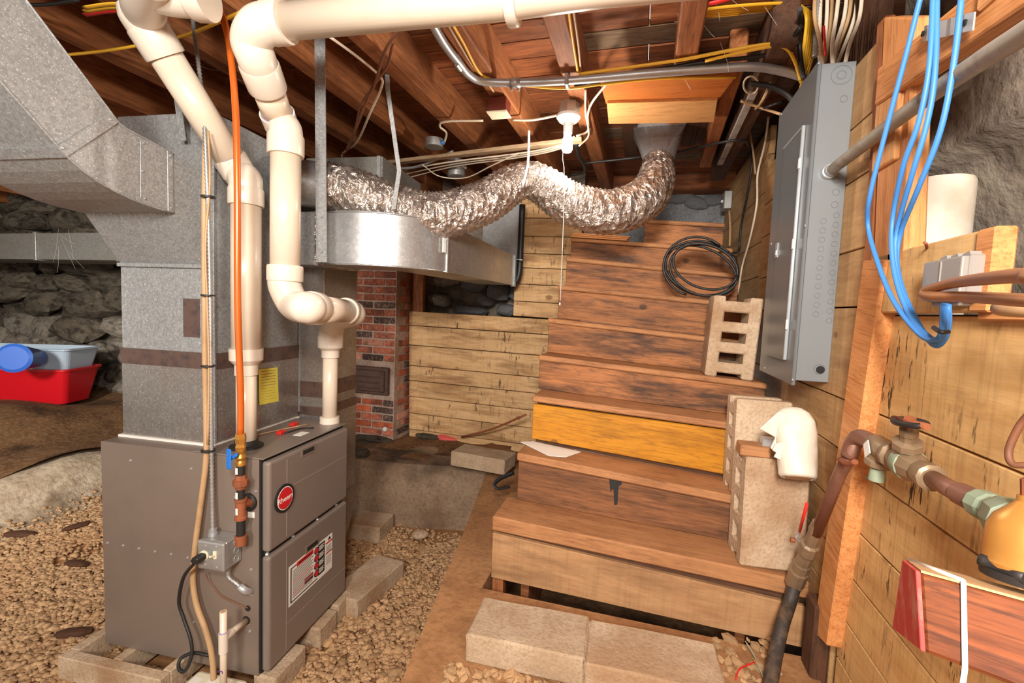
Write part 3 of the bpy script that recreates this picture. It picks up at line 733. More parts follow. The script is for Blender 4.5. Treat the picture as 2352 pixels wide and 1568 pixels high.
fl = [(1745, 985), (1790, 945), (1850, 955), (1845, 1010), (1800, 1000), (1790, 1045), (1770, 1030), (1782, 1005)]
pf = [pY(x, y, 1.725 + .0006 * (x - 1745) * .3) for x, y in fl]
prism('torn_flap', pf, (0, .012, 0), 'white_dirty', jg, .003)
fl2 = [(1782, 1020), (1800, 1015), (1830, 1030), (1832, 1095), (1815, 1088), (1806, 1092), (1800, 1074), (1790, 1070), (1793, 1056), (1778, 1050), (1784, 1040), (1774, 1034)]
prism('torn_flap', [pY(x, y, 1.695) for x, y in fl2], (0, .01, 0), 'white_dirty', jg, .002)
lathe('inner_rim', a - (b - a).normalized() * .001, (b - a), [(0, .036), (.002, .038), (.004, .034)], 'tan_wire', jg, 20)
mb = T('metal_box', 'small zinc electrical box lying behind the torn white jug', 'electrical box', pY(1800, 1040, 1.83))
a = pY(1752, 1006, 1.82); b = pY(1872, 1042, 1.82)
bx('box', (a.x, 1.82, b.z), (b.x, 1.86, a.z), 'steel', mb, .003)
# wood block seen under the jug
o = obox('wood_offcut', (pY(1702, 1020, 1.80).x, 1.80, tz(0, .5) + .405), (.10, 0, 0), (0, .08, 0), (0, 0, .04), 'tread', None, .004)
tag(o, 'short brown wood offcut on the lowest hollow block under the jug', 'wood offcut')

# ================================================================== FURNACE
FO = V((-1.345, 1.37, .10)); fa = math.radians(4.5)
FX = V((math.cos(fa), math.sin(fa), 0)); FY = V((-math.sin(fa), math.cos(fa), 0)); FZ = V((0, 0, 1))
def F(x, y, z): return FO + FX * x + FY * y + FZ * z
def fs_(x, y, off=0): return pP(x, y, FO - FY * off, FY)      # point on the plane off in front of the side face
def ff_(x, y, off=0): return pP(x, y, FO + FX * off, FX)
def fbox(name, lo, hi, mat, parent, bevel=0, long='x', seg=1):
    d = [hi[i] - lo[i] for i in range(3)]; o_ = F(*lo); e = [FX * d[0], FY * d[1], FZ * d[2]]
    order = {'x': (0, 1, 2), 'y': (1, 2, 0), 'z': (2, 0, 1)}[long]
    return obox(name, o_, e[order[0]], e[order[1]], e[order[2]], mat, parent, bevel, seg)
CH = .868; CW = .752; CDp = .565
fu = T('furnace', 'grey-brown gas furnace cabinet with red oval badge and warning label', 'furnace', F(-.37, .28, 0))
fbox('cabinet', (-CW, 0, 0), (-.012, CDp, CH), 'furn', fu, .003, 'z')
fbox('top_lip', (-.30, -.004, CH), (.012, CDp + .004, CH + .006), 'furn_door', fu, .002)
fbox('front_gap', (-.012, .006, .01), (-.004, CDp - .006, CH - .004), 'dark', fu)
def door(name, z0, z1):
    d_ = fbox(name, (-.01, .012, z0), (.026, CDp - .006, z1), 'furn_door', fu, .012, 'y', 3)
    return d_
zg = .487
lowd = door('lower_door', .012, zg - .006); uppd = door('upper_door', zg + .012, CH - .012)
fbox('gap_strip', (-.01, .02, zg - .012), (.004, CDp - .02, zg + .018), 'dark', fu)
def groove(par, y0, y1, z0, z1): fbox('groove', (.0255, y0, z0), (.0272, y1, z1), 'furn_line', par)
yv = .11
groove(uppd, yv, yv + .004, zg + .03, CH - .03); groove(uppd, yv, CDp - .02, .715, .719)
groove(lowd, yv, yv + .004, .03, zg - .03); groove(lowd, yv, CDp - .02, .14, .144)
def recess(par, y, z, ln):
    fbox('handle', (.0262, y - ln / 2 - .012, z - .018), (.0285, y + ln / 2 + .012, z + .018), 'furn', par, .0011)
    fbox('handle_slot', (.0282, y - ln / 2, z - .009), (.0292, y + ln / 2, z + .009), 'dark', par)
c = ff_(708, 1034, .026); L_ = (c - FO); recess(uppd, L_.dot(FY), L_.z, .075)
c = ff_(717, 1252, .026); L_ = (c - FO); recess(lowd, L_.dot(FY), L_.z, .075)
# oval badge with lettering
BF = Matrix((FY, FZ, FX)).transposed().to_4x4()      # local x along the door, y up, z out
c = ff_(652, 1143, .027)
def oval(name, c, rx, ry, off, mat, par, h=.003):
    me = disc_mesh(name, 1, 1, mat, 32); M_ = BF.copy(); M_.translation = c + FX * off
    return inst(name, me, M_ @ Matrix.Diagonal((rx, ry, h, 1)), par)
bdg = oval('badge', c, .056, .056, 0, 'ink_black', uppd, .006)
oval('badge_ring', c, .045, .046, .0062, 'paper', uppd, .0006); oval('badge_face', c, .042, .043, .0069, 'ink_red', uppd, .0006)
M_ = BF.copy(); M_.translation = c + FX * .008 - FZ * .002; text('badge_lettering', 'Rheem', M_ @ Matrix.Rotation(.04, 4, 'Z'), .031, 'paper', uppd)
# warning label
lq = [ff_(*p, .0265) for p in ((663, 1300), (762, 1225), (762, 1300), (663, 1395))]
l0 = lq[3]; ly = (lq[2] - lq[3]).dot(FY); lz = .172; lzc = l0.z
lab = obox('warning_label', FO + FX * .0262 + FY * ((l0 - FO).dot(FY)) + FZ * (l0.z - FO.z), FY * ly, FZ * lz, FX * .0012, 'paper', lowd)
def onl(name, u0, u1, v0, v1, mat, h=.0008):
    return obox(name, FO + FX * .0273 + FY * ((l0 - FO).dot(FY) + u0 * ly) + FZ * (l0.z - FO.z + v0 * lz), FY * (u1 - u0) * ly, FZ * (v1 - v0) * lz, FX * h, mat, lowd)
onl('label_border', .03, .05, .06, .93, 'ink_black'); onl('label_border', .03, .62, .06, .085, 'ink_black'); onl('label_border', .03, .16, .91, .935, 'ink_black')
onl('label_banner', .16, .52, .86, .97, 'ink_red', .0012); onl('label_banner_text', .20, .48, .90, .93, 'ink_black', .0016)
onl('label_black_column', .64, .80, .12, .96, 'ink_black')
for k in range(4):
    u = .60; v = .24 + k * .205
    cc = FO + FX * .0285 + FY * ((l0 - FO).dot(FY) + u * ly) + FZ * (l0.z - FO.z + v * lz)
    oval('label_symbol_ring', cc - FX * .0004, .0175, .0165, 0, 'ink_black', lowd, .0006); oval('label_symbol', cc, .0125, .0125, .0004, 'ink_red', lowd, .0008)
    for j in range(4): onl('label_text_line', .66, .78 - .02 * (j % 2), .30 + k * .205 - .035 * j - .02, .31 + k * .205 - .035 * j - .014, 'paper', .0012)
for k in range(17):
    v = .82 - k * .042
    if v < .12: break
    onl('label_text_line', .075, (.50, .53, .47, .52)[k % 4], v, v + .016, 'ink_red' if k in (7, 14) else 'ink')
onl('label_red_strip', .83, .99, .80, .84, 'ink_red'); onl('label_red_strip', .83, .99, .52, .555, 'ink_red')
for k in range(6): onl('label_text_line', .84, .97, .72 - .035 * k, .732 - .035 * k, 'ink'); onl('label_text_line', .84, .97, .44 - .045 * k, .452 - .045 * k, 'ink')
tri = [(.88, .88), (.96, .88), (.92, .97)]
prism('label_triangle', [FO + FX * .0275 + FY * ((l0 - FO).dot(FY) + u * ly) + FZ * (l0.z - FO.z + v * lz) for u, v in tri], FX * .001, 'ink_black', lowd)
for (u0, v0) in ((.36, .30), (.36, .22)): onl('label_box', .33, .52, v0, v0 + .06, 'ink_red' if v0 > .25 else 'ink_black')
# screws and louvre marks
scr = disc_mesh('screw', .0055, .004, 'steel', 8, .0035)
SF = Matrix((FX, FZ, -FY)).transposed().to_4x4()
for (x, y) in ((300, 1057), (439, 1076), (588, 1128), (541, 1141), (577, 1307), (574, 1449), (445, 1428), (247, 1246), (283, 1252), (319, 1259), (356, 1266), (393, 1272), (431, 1280), (577, 1365)):
    M_ = SF.copy(); M_.translation = fs_(x, y); inst('screw', scr, M_, fu)
for (x, y) in ((613, 1272), (672, 1230), (728, 1192), (771, 1158)):
    M_ = BF.copy(); M_.translation = ff_(x, y, .006); inst('screw', scr, M_ @ Matrix.Diagonal((1.6, 1.6, 2, 1)), fu)
# red wire clips and rod on the furnace top
rod = T('test_lead', 'thin wire with red clips lying on the furnace top', 'wire', F(-.2, .3, CH + .006))
tube('rod', [F(-.24, .16, CH + .012), F(-.2, .3, CH + .012), F(-.13, .47, CH + .012)], .003, 'tan_wire', rod, 6, 3)
tube('black_lead', [F(-.13, .3, CH + .012), F(-.11, .38, CH + .014), F(-.07, .42, CH + .012)], .004, 'black', rod, 6, 4)
for (x, y) in ((-.235, .22), (-.15, .30), (-.19, .44)): fbox('clip', (x - .012, y - .02, CH + .006), (x + .012, y + .02, CH + .022), 'red_vinyl', rod, .003)
fbox('top_sticker', (-.09, .30, CH + .006), (-.05, .36, CH + .0075), 'paper', fu)

# ------------------------------------------------------------------ blocks round and under the furnace
def fblk(lab, x, y, sz, rz=0, z=None, hol=False):
    p = F(x, y, 0)
    return solid('support_block', lab, MX((p.x, p.y, z if z is not None else sz[2] / 2 + .005), (0, 0, fa + rz)), sz)
fblk('concrete block under the near front corner of the furnace', .01, .10, (.10, .19, .095))
fblk('concrete block under the middle of the furnace front', -.02, .36, (.16, .14, .095))
fblk('concrete block under the far front corner of the furnace', -.03, .515, (.16, .12, .095))
c = pZ(845, 1320, .1); solid('loose_block', 'long solid concrete block lying on gravel beside the furnace front', MX((c.x, c.y, .05), (0, 0, math.pi / 2 - .1)), (.40, .19, .095))
c = pZ(838, 1200, .12); solid('loose_block', 'short concrete block on gravel behind the furnace by the ledge', MX((c.x - .02, c.y + .08, .055), (0, 0, .1)), (.26, .22, .11))
hb = T('hollow_support_block', 'hollow concrete block lying flat under the rear side of the furnace', 'concrete block', F(-.62, .02, -.1))
p0, p1 = (-.86, -.06), (-.40, .15)
for (x0, y0, x1, y1) in ((-.86, -.10, -.36, -.055), (-.86, .12, -.36, .16), (-.86, -.055, -.815, .12), (-.64, -.055, -.60, .12), (-.40, -.055, -.36, .12)):
    fbox('web', (x0, y0, -.1), (x1, y1, -.003), 'concrete', hb, .004)

# ================================================================== PLENUM and TAKE-OFFS
px0, px1, py0, py1 = -.745, -.285, .085, .60
pl_ = T('supply_plenum', 'tall galvanized sheet metal plenum standing on the furnace', 'plenum', F((px0 + px1) / 2, .34, CH + .006))
zt0 = (fs_(300, 835, -.085) - FO).z; zt1 = (fs_(300, 800, -.085) - FO).z; ztop = 2.19
fbox('lower_section', (px0, py0, CH + .006), (px1, py1, zt0 + .01), 'galv_smooth', pl_, .002, 'z')
fbox('upper_section', (px0 + .002, py0 + .002, zt0 + .01), (px1 - .002, py1 - .002, ztop), 'galv', pl_, .002, 'z')
fbox('foil_tape_band', (px0 - .0015, py0 - .0015, zt0), (px1 + .0015, py1 + .0015, zt1 + .002), 'tape', pl_)
fbox('corner_seam', (px1 - .012, py0 - .006, CH + .01), (px1 + .004, py0 + .006, ztop), 'galv', pl_, .002)
c = [(fs_(*p, -.085) - FO) for p in ((421, 685), (459, 775))]
fbox('foil_patch', (c[0].dot(FX), py0 - .002, c[1].z), (c[1].dot(FX), py0 + .001, c[0].z), 'tape', pl_, .0005)
fbox('cabinet_flange', (px0 - .01, py0 - .012, CH), (px1 + .01, py1, CH + .009), 'paper', pl_)
for k in range(10): pass
nt = T('yellow_note', 'yellow lined paper note taped to the shiny plenum beside the white pipe', 'note', ff_(617, 928, px1 + .004))
q = [ff_(x, y, px1 + .004) for x, y in ((594, 848), (637, 843), (640, 921), (596, 930))]
prism('sheet', q, FX * .0008, 'yellow_paper', nt)
for k in range(11):
    a, b = q[0].lerp(q[3], .08 + .08 * k), q[1].lerp(q[2], .08 + .08 * k)
    obox('handwriting', a.lerp(b, .12) + FX * .0009, (b - a) * (.75 if k < 6 else .7), FZ * (.0022 if k < 6 else .0008), FX * .0003, 'ink', nt)
# ---- return drop behind, with a curved shoe at the bottom
rd_ = T('return_drop', 'galvanized return air drop behind the furnace with a curved shoe', 'duct', F(-.25, .8, 0))
ry0, ry1, rx0, rx1 = .612, .93, -.44, -.15
fbox('riser', (rx0, ry0, .9), (rx1, ry1, 2.0), 'galv_smooth', rd_, .002, 'z')
fbox('lower_section', (rx0 - .002, ry0 - .002, .40), (rx1 + .004, ry1 + .002, .92), 'galv_smooth', rd_, .002, 'z')
pp = [F(rx1 + .004, ry1 + .002, .41)] + [F(rx1 + .004 - .0, ry0 + (ry1 - ry0) * math.cos(t), .41 - .40 * math.sin(t)) for t in (.3, .6, .9, 1.2, 1.5)] + [F(rx1 + .004, ry0, .41)]
prism('curved_shoe', pp, FX * (rx0 - rx1), 'galv_smooth', rd_)
fbox('foil_tape_band', (rx0, ry0 - .003, .98), (rx1 + .003, ry1 + .003, 1.06), 'tape', rd_)
fbox('foil_tape_band', (rx0, ry0 - .004, .885), (rx1 + .006, ry1 + .004, .93), 'tape', rd_)
fbox('standing_seam', (rx0 + .15, ry0 - .008, .90), (rx0 + .16, ry0, 2.0), 'galv', rd_)
# upper return box and duct behind the plenum at the ceiling
ur = T('upper_duct_box', 'grey galvanized duct box under the joists behind the white pipes', 'duct', F(-.2, 1.2, 1.75))
fbox('body', (-.5, .95, 1.72), (-.02, 1.5, 2.30), 'galv_dull', ur, .003, 'z')
fbox('drive_cleat', (-.05, .94, 1.72), (-.03, .95, 2.30), 'galv', ur, .001)
# ---- rear trunk crossing behind on the left
rt = T('rear_trunk', 'dull galvanized trunk duct running left behind the plenum', 'duct', (-4.5, 3.2, 1.9))
bx('body', (-8.6, 2.9, 1.86), (-2.35, 3.3, 2.10), 'galv_dull', rt, .004)
for xx in (-3.3, -4.35, -5.4, -6.5): bx('drive_cleat', (xx - .02, 2.885, 1.85), (xx + .02, 3.31, 2.11), 'galv_dull', rt, .003)

# ---- big branch duct: boot off the plenum, radius elbow, straight run up to the left
bd = T('branch_duct', 'large galvanized duct with radius elbow rising left from the plenum', 'duct', F(-.5, .0, 1.6))
def sp(x, y, off): return fs_(x, y, off)
bxl, bxr = -.74, -.33
lowp = [(-.045, 1.775), (-.09, 1.777), (-.15, 1.781), (-.20, 1.788), (-.25, 1.80), (-.30, 1.816), (-.345, 1.838), (-.385, 1.866)]
uppp = [(-.045, 1.985), (-.08, 1.992), (-.115, 1.998), (-.15, 2.003), (-.18, 2.007), (-.205, 2.011), (-.225, 2.016), (-.237, 2.022)]
def dprof(name, pr, mat='galv', x0=bxl, x1=bxr): return prism(name, [F(x1, y, z) for y, z in pr], FX * (x0 - x1), mat, bd)
dprof('elbow', lowp + uppp[::-1])
run = V((0, -.72, .695)); L0, U0 = V((0,) + lowp[-1]), V((0,) + uppp[-1]); L1, U1 = L0 + run * .92, U0 + run * .92
dprof('straight_run', [(L0.y, L0.z), (L1.y, L1.z), (U1.y, U1.z), (U0.y, U0.z)])
dprof('boot', [(.085, 1.60), (-.045, 1.775), (-.045, 1.985), (.085, 1.962)], 'galv')
fbox('boot_flange', (bxl - .004, .072, 1.585), (bxr + .004, .085, 1.60), 'galv', bd, .001)
def cheek(name, pts, th=.004): return prism(name, [F(bxr + .001, y, z) for y, z in pts], FX * th, 'galv', bd, .001)
a_, b_ = L0, U0; u_ = run * .032
cheek('drive_cleat', [(a_.y, a_.z), (b_.y, b_.z), (b_.y + u_.y, b_.z + u_.z), (a_.y + u_.y, a_.z + u_.z)])
cheek('drive_cleat', [(-.05, 1.775), (-.05, 1.985), (-.072, 1.99), (-.072, 1.776)])
cheek('patch_plate', [(-.062, 1.778), (-.062, 1.988), (-.148, 2.0), (-.168, 1.99), (-.17, 1.80), (-.155, 1.783)], .002)
c2 = L0 + run * .5; cheek('drive_cleat', [(c2.y, c2.z), ((U0 + run * .5).y, (U0 + run * .5).z), ((U0 + run * .53).y, (U0 + run * .53).z), ((L0 + run * .53).y, (L0 + run * .53).z)])
for pr in (lowp + [(L1.y, L1.z)], uppp + [(U1.y, U1.z)]): tube('hem', [F(bxr + .001, y, z) for y, z in pr], .0035, 'galv', bd, 6, 1)
prism('underside_cleat', [F(bxl, L0.y, L0.z - .001), F(bxr, L0.y, L0.z - .001), F(bxr, L0.y + u_.y, L0.z + u_.z - .001), F(bxl, L0.y + u_.y, L0.z + u_.z - .001)], FY * -.003 + FZ * -.003, 'galv', bd)
for k in range(5):
    c = F(bxl + .05 + .08 * k, -.047, 1.774); inst('screw', scr, MX(c, (math.pi, 0, 0), (.8, .8, .8)), bd)
BF2 = Matrix((FY, FZ, FX)).transposed().to_4x4()
for (y, z) in ((-.40, 1.885), (-.265, 2.02), (-.16, 1.985), (-.165, 1.89), (-.158, 1.80), (-.061, 1.975), (-.061, 1.79)):
    M_ = BF2.copy(); M_.translation = F(bxr + .005, y, z); inst('screw', scr, M_ @ Matrix.Diagonal((.8, .8, .8, 1)), bd)
hs = T('plenum_hanger', 'short galvanized hanger strip on the plenum behind the white pipe', 'hanger strip', sp(420, 320, -.02))
obox('strip', sp(399, 225, -.02), sp(413, 323, -.05) - sp(399, 225, -.02), FX * .028, FY * .003, 'galv', hs)

# ---- shiny elbow duct on the right and tapered run to the back
ed = T('elbow_duct', 'shiny galvanized elbow duct turning back from the plenum under the flex duct', 'duct', (-1.2, 2.0, 1.76))
ez0, ez1 = 1.745, 1.98
cen = V((-1.33, 2.19)); ro = .40
arc = [(-1.42, 1.795)] + [(cen.x + ro * math.sin(t), cen.y - ro * math.cos(t)) for t in [i * .105 for i in range(0, 14)]]
inner = [(-1.42, 2.05)] + [(cen.x + .14 * math.sin(t), cen.y - .14 * math.cos(t)) for t in [i * .105 for i in range(0, 14)]]
vs, fs = [], []
for (a, b), (c_, d) in zip(arc, inner): vs += [(a, b, ez0), (a, b, ez1), (c_, d, ez1), (c_, d, ez0)]
n = len(arc)
for i in range(n - 1):
    for k in range(4): fs.append((4 * i + k, 4 * i + (k + 1) % 4, 4 * i + 4 + (k + 1) % 4, 4 * i + 4 + k))
o = mesh('elbow', vs, fs, 'galv_shiny', ed)
bm = bmesh.new(); bm.from_mesh(o.data); bmesh.ops.recalc_face_normals(bm, faces=bm.faces)
for f_ in bm.faces: f_.smooth = True
for e in bm.edges:
    if len(e.link_faces) == 2 and e.calc_face_angle(0) > .5: e.smooth = False
bm.to_mesh(o.data); bm.free()
ax_, ay_ = arc[-1]; bx_, by_ = inner[-1]
e0, e1 = pY(1180, 588, 3.3), pY(1180, 655, 3.3)
hexa('tapered_run', [(ax_, ay_, ez0), (ax_, ay_, ez1), (bx_, by_, ez1), (bx_, by_, ez0), (e1.x, 3.3, e1.z), (e1.x, 3.3, e0.z), (e1.x - .26, 3.3, e0.z), (e1.x - .26, 3.3, e1.z)], 'galv_shiny', ed, .001)
bx('standing_seam', (ax_ - .006, ay_ - .008, ez0 - .006), (ax_ + .008, ay_ + .008, ez1 + .006), 'galv_shiny', ed, .002)
obox('label_sticker', (ax_ - .004, ay_ - .05, ez0 + .09), (0.004, .022, 0), (0, 0, .07), (.006, 0, 0), 'paper', ed)
bx('end_flange', (e1.x - .02, 3.28, e1.z - .01), (e1.x + .012, 3.32, e0.z + .01), 'galv', ed, .002)
tube('hem', [(a, b - .002, ez1) for a, b in arc], .004, 'galv_shiny', ed, 6, 1); tube('hem', [(a, b - .002, ez0) for a, b in arc], .004, 'galv_shiny', ed, 6, 1)
bx('collar', (-1.62, 1.80, ez0 - .005), (-1.40, 2.06, ez1 + .005), 'galv', ed, .003)
A = F(0, 0, 0)
obox('foil_tape', (-1.46, 1.788, ez0 - .008), (.055, 0, 0), (0, 0, ez1 - ez0 + .016), (0, .28, 0), 'foil', ed, .004)
# black boot and bright panel at the end of the run
bb = T('black_duct_boot', 'black flexible boot at the far end of the tapered duct', 'boot', (e1.x + .02, 3.35, e1.z))
tube('strip', [pY(1200, 470, 3.36), pY(1196, 560, 3.36), pY(1192, 630, 3.36), pY(1176, 660, 3.36)], .024, 'black', bb, 8, 5)
obox('steel_plate', pY(1105, 650, 3.42), pY(1190, 650, 3.42) - pY(1105, 650, 3.42), (0, 0, .62), (0, .01, 0), 'galv_shiny', bb)
tube('wire_pin', [pY(1165, 592, 3.32), pY(1200, 597, 3.25)], .004, 'steel', bb, 6, 1)

# ---- flexible foil duct
fd = T('flex_duct', 'crinkled silver foil flex duct sagging in two loops under the joists', 'flex duct', (-.6, 2.4, 2.1))
def flexr(t): return .118 + .008 * math.sin(40 * t)
fpts = [pY(742, 428, 1.83), pY(800, 438, 1.88), pY(900, 476, 1.98), pY(1000, 496, 2.08), pY(1105, 468, 2.20), pY(1170, 428, 2.26), pY(1212, 412, 2.29), pY(1250, 428, 2.32), pY(1310, 468, 2.36), pY(1400, 488, 2.42), pY(1470, 464, 2.50), pY(1503, 424, 2.62), pY(1512, 372, 2.74)]
o = tube('foil_sleeve', fpts, [.112, .116, .117, .118, .114, .107, .092, .107, .114, .116, .112, .104, .085], 'foil', fd, 40, 8, corr=(.026, .008), jitter=.022)
lathe('steel_collar', pY(690, 420, 1.80), pY(742, 428, 1.83) - pY(690, 420, 1.80), [(-.08, .105), (.16, .105)], 'galv_shiny', fd, 24)
a = pY(1512, 378, 2.74); tube('band', [a - V((0, 0, .012)), a + V((0, 0, .012))], .09, 'black', fd, 24, 1)
fb = T('register_boot', 'shiny sheet metal register boot joining the flex duct to the ceiling', 'duct boot', a)
top = [pZ(1455, 305, 2.70), pZ(1572, 302, 2.70)]; xc = (top[0].x + top[1].x) / 2; yc = (top[0].y + top[1].y) / 2
vs, fs = [], []; S = 24
for k, (t, zz) in enumerate(((0, a.z + .01), (.12, a.z + .05), (1, 2.70), (1.0, 2.75))):
    for s in range(S):
        an = 2 * math.pi * s / S; cxx, syy = math.cos(an), math.sin(an); mx = max(abs(cxx), abs(syy))
        rx, ry = .082, .082; sx_, sy_ = (top[1].x - top[0].x) / 2, .10
        X0 = a.x + rx * cxx; Y0 = a.y + ry * syy; X1 = xc + sx_ * cxx / mx; Y1 = yc + sy_ * syy / mx
        vs.append((X0 + (X1 - X0) * t, Y0 + (Y1 - Y0) * t, zz))
for i in range(3):
    for s in range(S): p_, q_ = i * S + s, i * S + (s + 1) % S; fs.append((p_, q_, q_ + S, p_ + S))
mesh('hood', vs, fs, 'galv_shiny', fb, None, False)
zt = T('cable_tie', 'white cable tie holding the flex duct up at its peak', 'cable tie', pY(1213, 370, 2.17))
tube('tail', [pY(1215, 300, 2.16), pY(1214, 345, 2.165), pY(1212, 385, 2.17)], .006, 'white', zt, 6, 3)
tube('loop', [pY(1212, 378, 2.17), pY(1206, 405, 2.165), pY(1200, 430, 2.19)], .006, 'white', zt, 6, 3)
# hanger straps
hg = T('hanger_strap', 'wide flat galvanized hanger strap in front of the shiny elbow duct', 'hanger strap', (-1.4, 1.78, 1.75))
for nm, P_ in (('upper', ((722, 85), (747, 85), (750, 480), (727, 480))),):
    q = [pP(x, y, F(0, .30, 0), FY) for x, y in ((722, 60), (746, 60), (750, 602), (726, 602))]
    prism('strap', q, FY * .004, 'galv', hg)
for (x, y) in ((737, 497), (738, 578)):
    M_ = SF.copy(); M_.translation = pP(x, y, F(0, .297, 0), FY); inst('screw', scr, M_, hg)
h2 = T('thin_hanger', 'thin galvanized hanger strip bent round the foil flex duct', 'hanger strip', pY(905, 480, 1.93))
pp = [pY(887, 110, 1.84), pY(889, 200, 1.84), pY(903, 300, 1.86), pY(916, 392, 1.86), pY(903, 480, 1.84)]
for a_, b_ in zip(pp, pp[1:]): obox('strip', a_ - V((.009, 0, 0)), b_ - a_, (.018, .004, 0), (0, .003, 0), 'galv', h2)

# ================================================================== PVC PIPES
def onp(x, y, off): return pP(x, y, F(0, off, 0), FY)
def coup(par, p, q, r, mat='pvc_fit', lip=True):
    p, q = V(p), V(q); L = (q - p).length
    prof = [(0, r), (L, r)] if not lip else [(0, r * 1.0), (.006, r * 1.03), (L - .006, r * 1.03), (L, r)]
    return lathe('coupling', p, q - p, prof, mat, par, 28)
def sock(par, p, d, L, r): return lathe('socket', p, d, [(0, r), (L, r * 1.01)], 'pvc_fit', par, 28)
R4, R3 = .054, .037
v1 = T('vent_pipe', 'cream PVC vent pipe rising from the furnace top and angling up left', 'pipe', F(-.11, .10, CH))
PO = .10
def vert(x, y0, y1, off): a = onp(x, y0, off); b = onp(x, y1, off); return V((a.x, a.y, a.z)), V((a.x, a.y, b.z))
a, b = vert(566, 1028, 840, PO); tube('lower_pipe', [V((a.x, a.y, FO.z + CH)), b], R3, 'pvc', v1, 24, 1)
lathe('flange', (a.x, a.y, FO.z + CH + .006), (0, 0, 1), [(0, .062), (.008, .062), (.012, .045), (.03, .042)], 'black', v1, 24)
c = onp(562, 440, PO); zc = onp(562, 800, PO).z; ze = onp(562, 840, PO).z
lathe('reducer', (b.x, b.y, ze - .035), (0, 0, 1), [(0, R3 * 1.15), (.04, R3 * 1.15), (.06, R4 * 1.12), (zc - ze + .035, R4 * 1.14)], 'pvc_fit', v1, 28)
k0 = V((b.x, b.y, onp(562, 455, PO).z)); tube('riser_pipe', [V((b.x, b.y, zc)), k0], R4, 'pvc', v1, 28, 1)
d0 = onp(533, 372, PO); d1 = pZ(372, 115, 2.40)
dirv = (d1 - d0).normalized()
coup(v1, k0 - V((0, 0, .03)), k0 + V((0, 0, .035)), R4 * 1.14)
tube('elbow', [k0 + V((0, 0, .02)), k0 + V((-.004, 0, .07)), d0 - dirv * .05, d0 + dirv * .02], R4 * 1.1, 'pvc_fit', v1, 28, 8)
sock(v1, d0 - dirv * .045, dirv, .06, R4 * 1.15); lathe('primer_line', d0 + dirv * .014, dirv, [(0, R4 * 1.1), (.004, R4 * 1.04)], 'primer', v1, 28)
tube('diagonal_pipe', [d0, d1], R4, 'pvc', v1, 28, 1)
d2 = pZ(332, 48, 2.46); d3 = pZ(330, 0, 2.475); d4 = pZ(345, -60, 2.475)
coup(v1, d1 - dirv * .02, d1 + dirv * .07, R4 * 1.16)
tube('upper_elbow', [d1 + dirv * .05, d1 + dirv * .10, d2 + V((0, 0, .02)), d3, d4], R4 * 1.12, 'pvc_fit', v1, 28, 8)
tp = onp(345, 15, PO); tube('tee_branch', [pZ(345, -25, 2.475), pZ(400, -12, 2.475), pZ(470, -10, 2.475)], R4 * 1.08, 'pvc_fit', v1, 28, 3)
coup(v1, pZ(440, -11, 2.475), pZ(478, -10, 2.475), R4 * 1.25)
# right pipe: long horizontal run, elbows, drop, offset back and down to the furnace
v2 = T('intake_pipe', 'cream PVC intake pipe crossing under the joists and dropping to the furnace', 'pipe', F(-.1, .5, CH))
PB = .57
bq = pZ(757, 970, FO.z + CH + .006); yb = (bq - FO).dot(FY); PB = yb
n0 = V((bq.x, bq.y, FO.z + CH)); n1 = V((bq.x, bq.y, onp(763, 800, PB).z))
tube('lower_pipe', [n0, n1], R3 * .95, 'pvc', v2, 24, 1); lathe('flange', n0 + V((0, 0, .006)), (0, 0, 1), [(0, .047), (.03, .046), (.032, .04)], 'pvc_fit', v2, 24)
lathe('reducer', n1 - V((0, 0, .045)), (0, 0, 1), [(0, R3 * 1.12), (.035, R3 * 1.14), (.05, R4 * 1.08), (.105, R4 * 1.1)], 'pvc_fit', v2, 28)
h1 = onp(802, 715, PB - .02); h0 = onp(724, 708, PO + .02)
g0 = onp(655, 640, PO); g1 = onp(655, 330, PO)
tube('back_elbow', [n1 + V((0, 0, .05)), n1 + V((.005, 0, .09)), n1 + V((.03, -.0, .14)), h1 + V((.0, .03, -.015)), h1 + V((.01, -.01, .0)), h1.lerp(h0, .12)], R4 * 1.06, 'pvc_fit', v2, 26, 8)
coup(v2, h1.lerp(h0, .02), h1.lerp(h0, .14), R4 * 1.15); tube('offset_pipe', [h1.lerp(h0, .05), h0], R4, 'pvc', v2, 26, 1)
coup(v2, h0.lerp(h1, -.12), h0.lerp(h1, .06), R4 * 1.16)
tube('lower_elbow', [h0.lerp(h1, -.05), h0.lerp(h1, -.2), V((g0.x + .035, g0.y + .01, h0.z + .012)), V((g0.x, g0.y, g0.z - .03)), V((g0.x, g0.y, g0.z + .02))], R4 * 1.1, 'pvc_fit', v2, 28, 8)
coup(v2, V((g0.x, g0.y, g0.z - .01)), V((g0.x, g0.y, g0.z + .05)), R4 * 1.17)
g1v = V((g0.x, g0.y, g1.z)); tube('drop_pipe', [V((g0.x, g0.y, g0.z)), g1v], R4, 'pvc', v2, 28, 1)
r0 = pZ(632, 52, 2.47); s1 = onp(640, 270, PO); s2 = pD(612, 195, ((s1 - V(CAM)).length + (r0 - V(CAM)).length) / 2); sd = (s2 - s1).normalized()
coup(v2, g1v - V((0, 0, .045)), g1v + V((0, 0, .03)), R4 * 1.17)
tube('offset_elbow', [g1v, g1v + V((-.002, 0, .05)), s1 - sd * .03, s1 + sd * .02], R4 * 1.1, 'pvc_fit', v2, 28, 8)
sock(v2, s1 - sd * .035, sd, .055, R4 * 1.15); lathe('primer_line', s1 + sd * .018, sd, [(0, R4 * 1.1), (.004, R4 * 1.03)], 'primer', v2, 28)
tube('angled_pipe', [s1, s2], R4, 'pvc', v2, 28, 1)
coup(v2, s2 - sd * .015, s2 + sd * .075, R4 * 1.18)
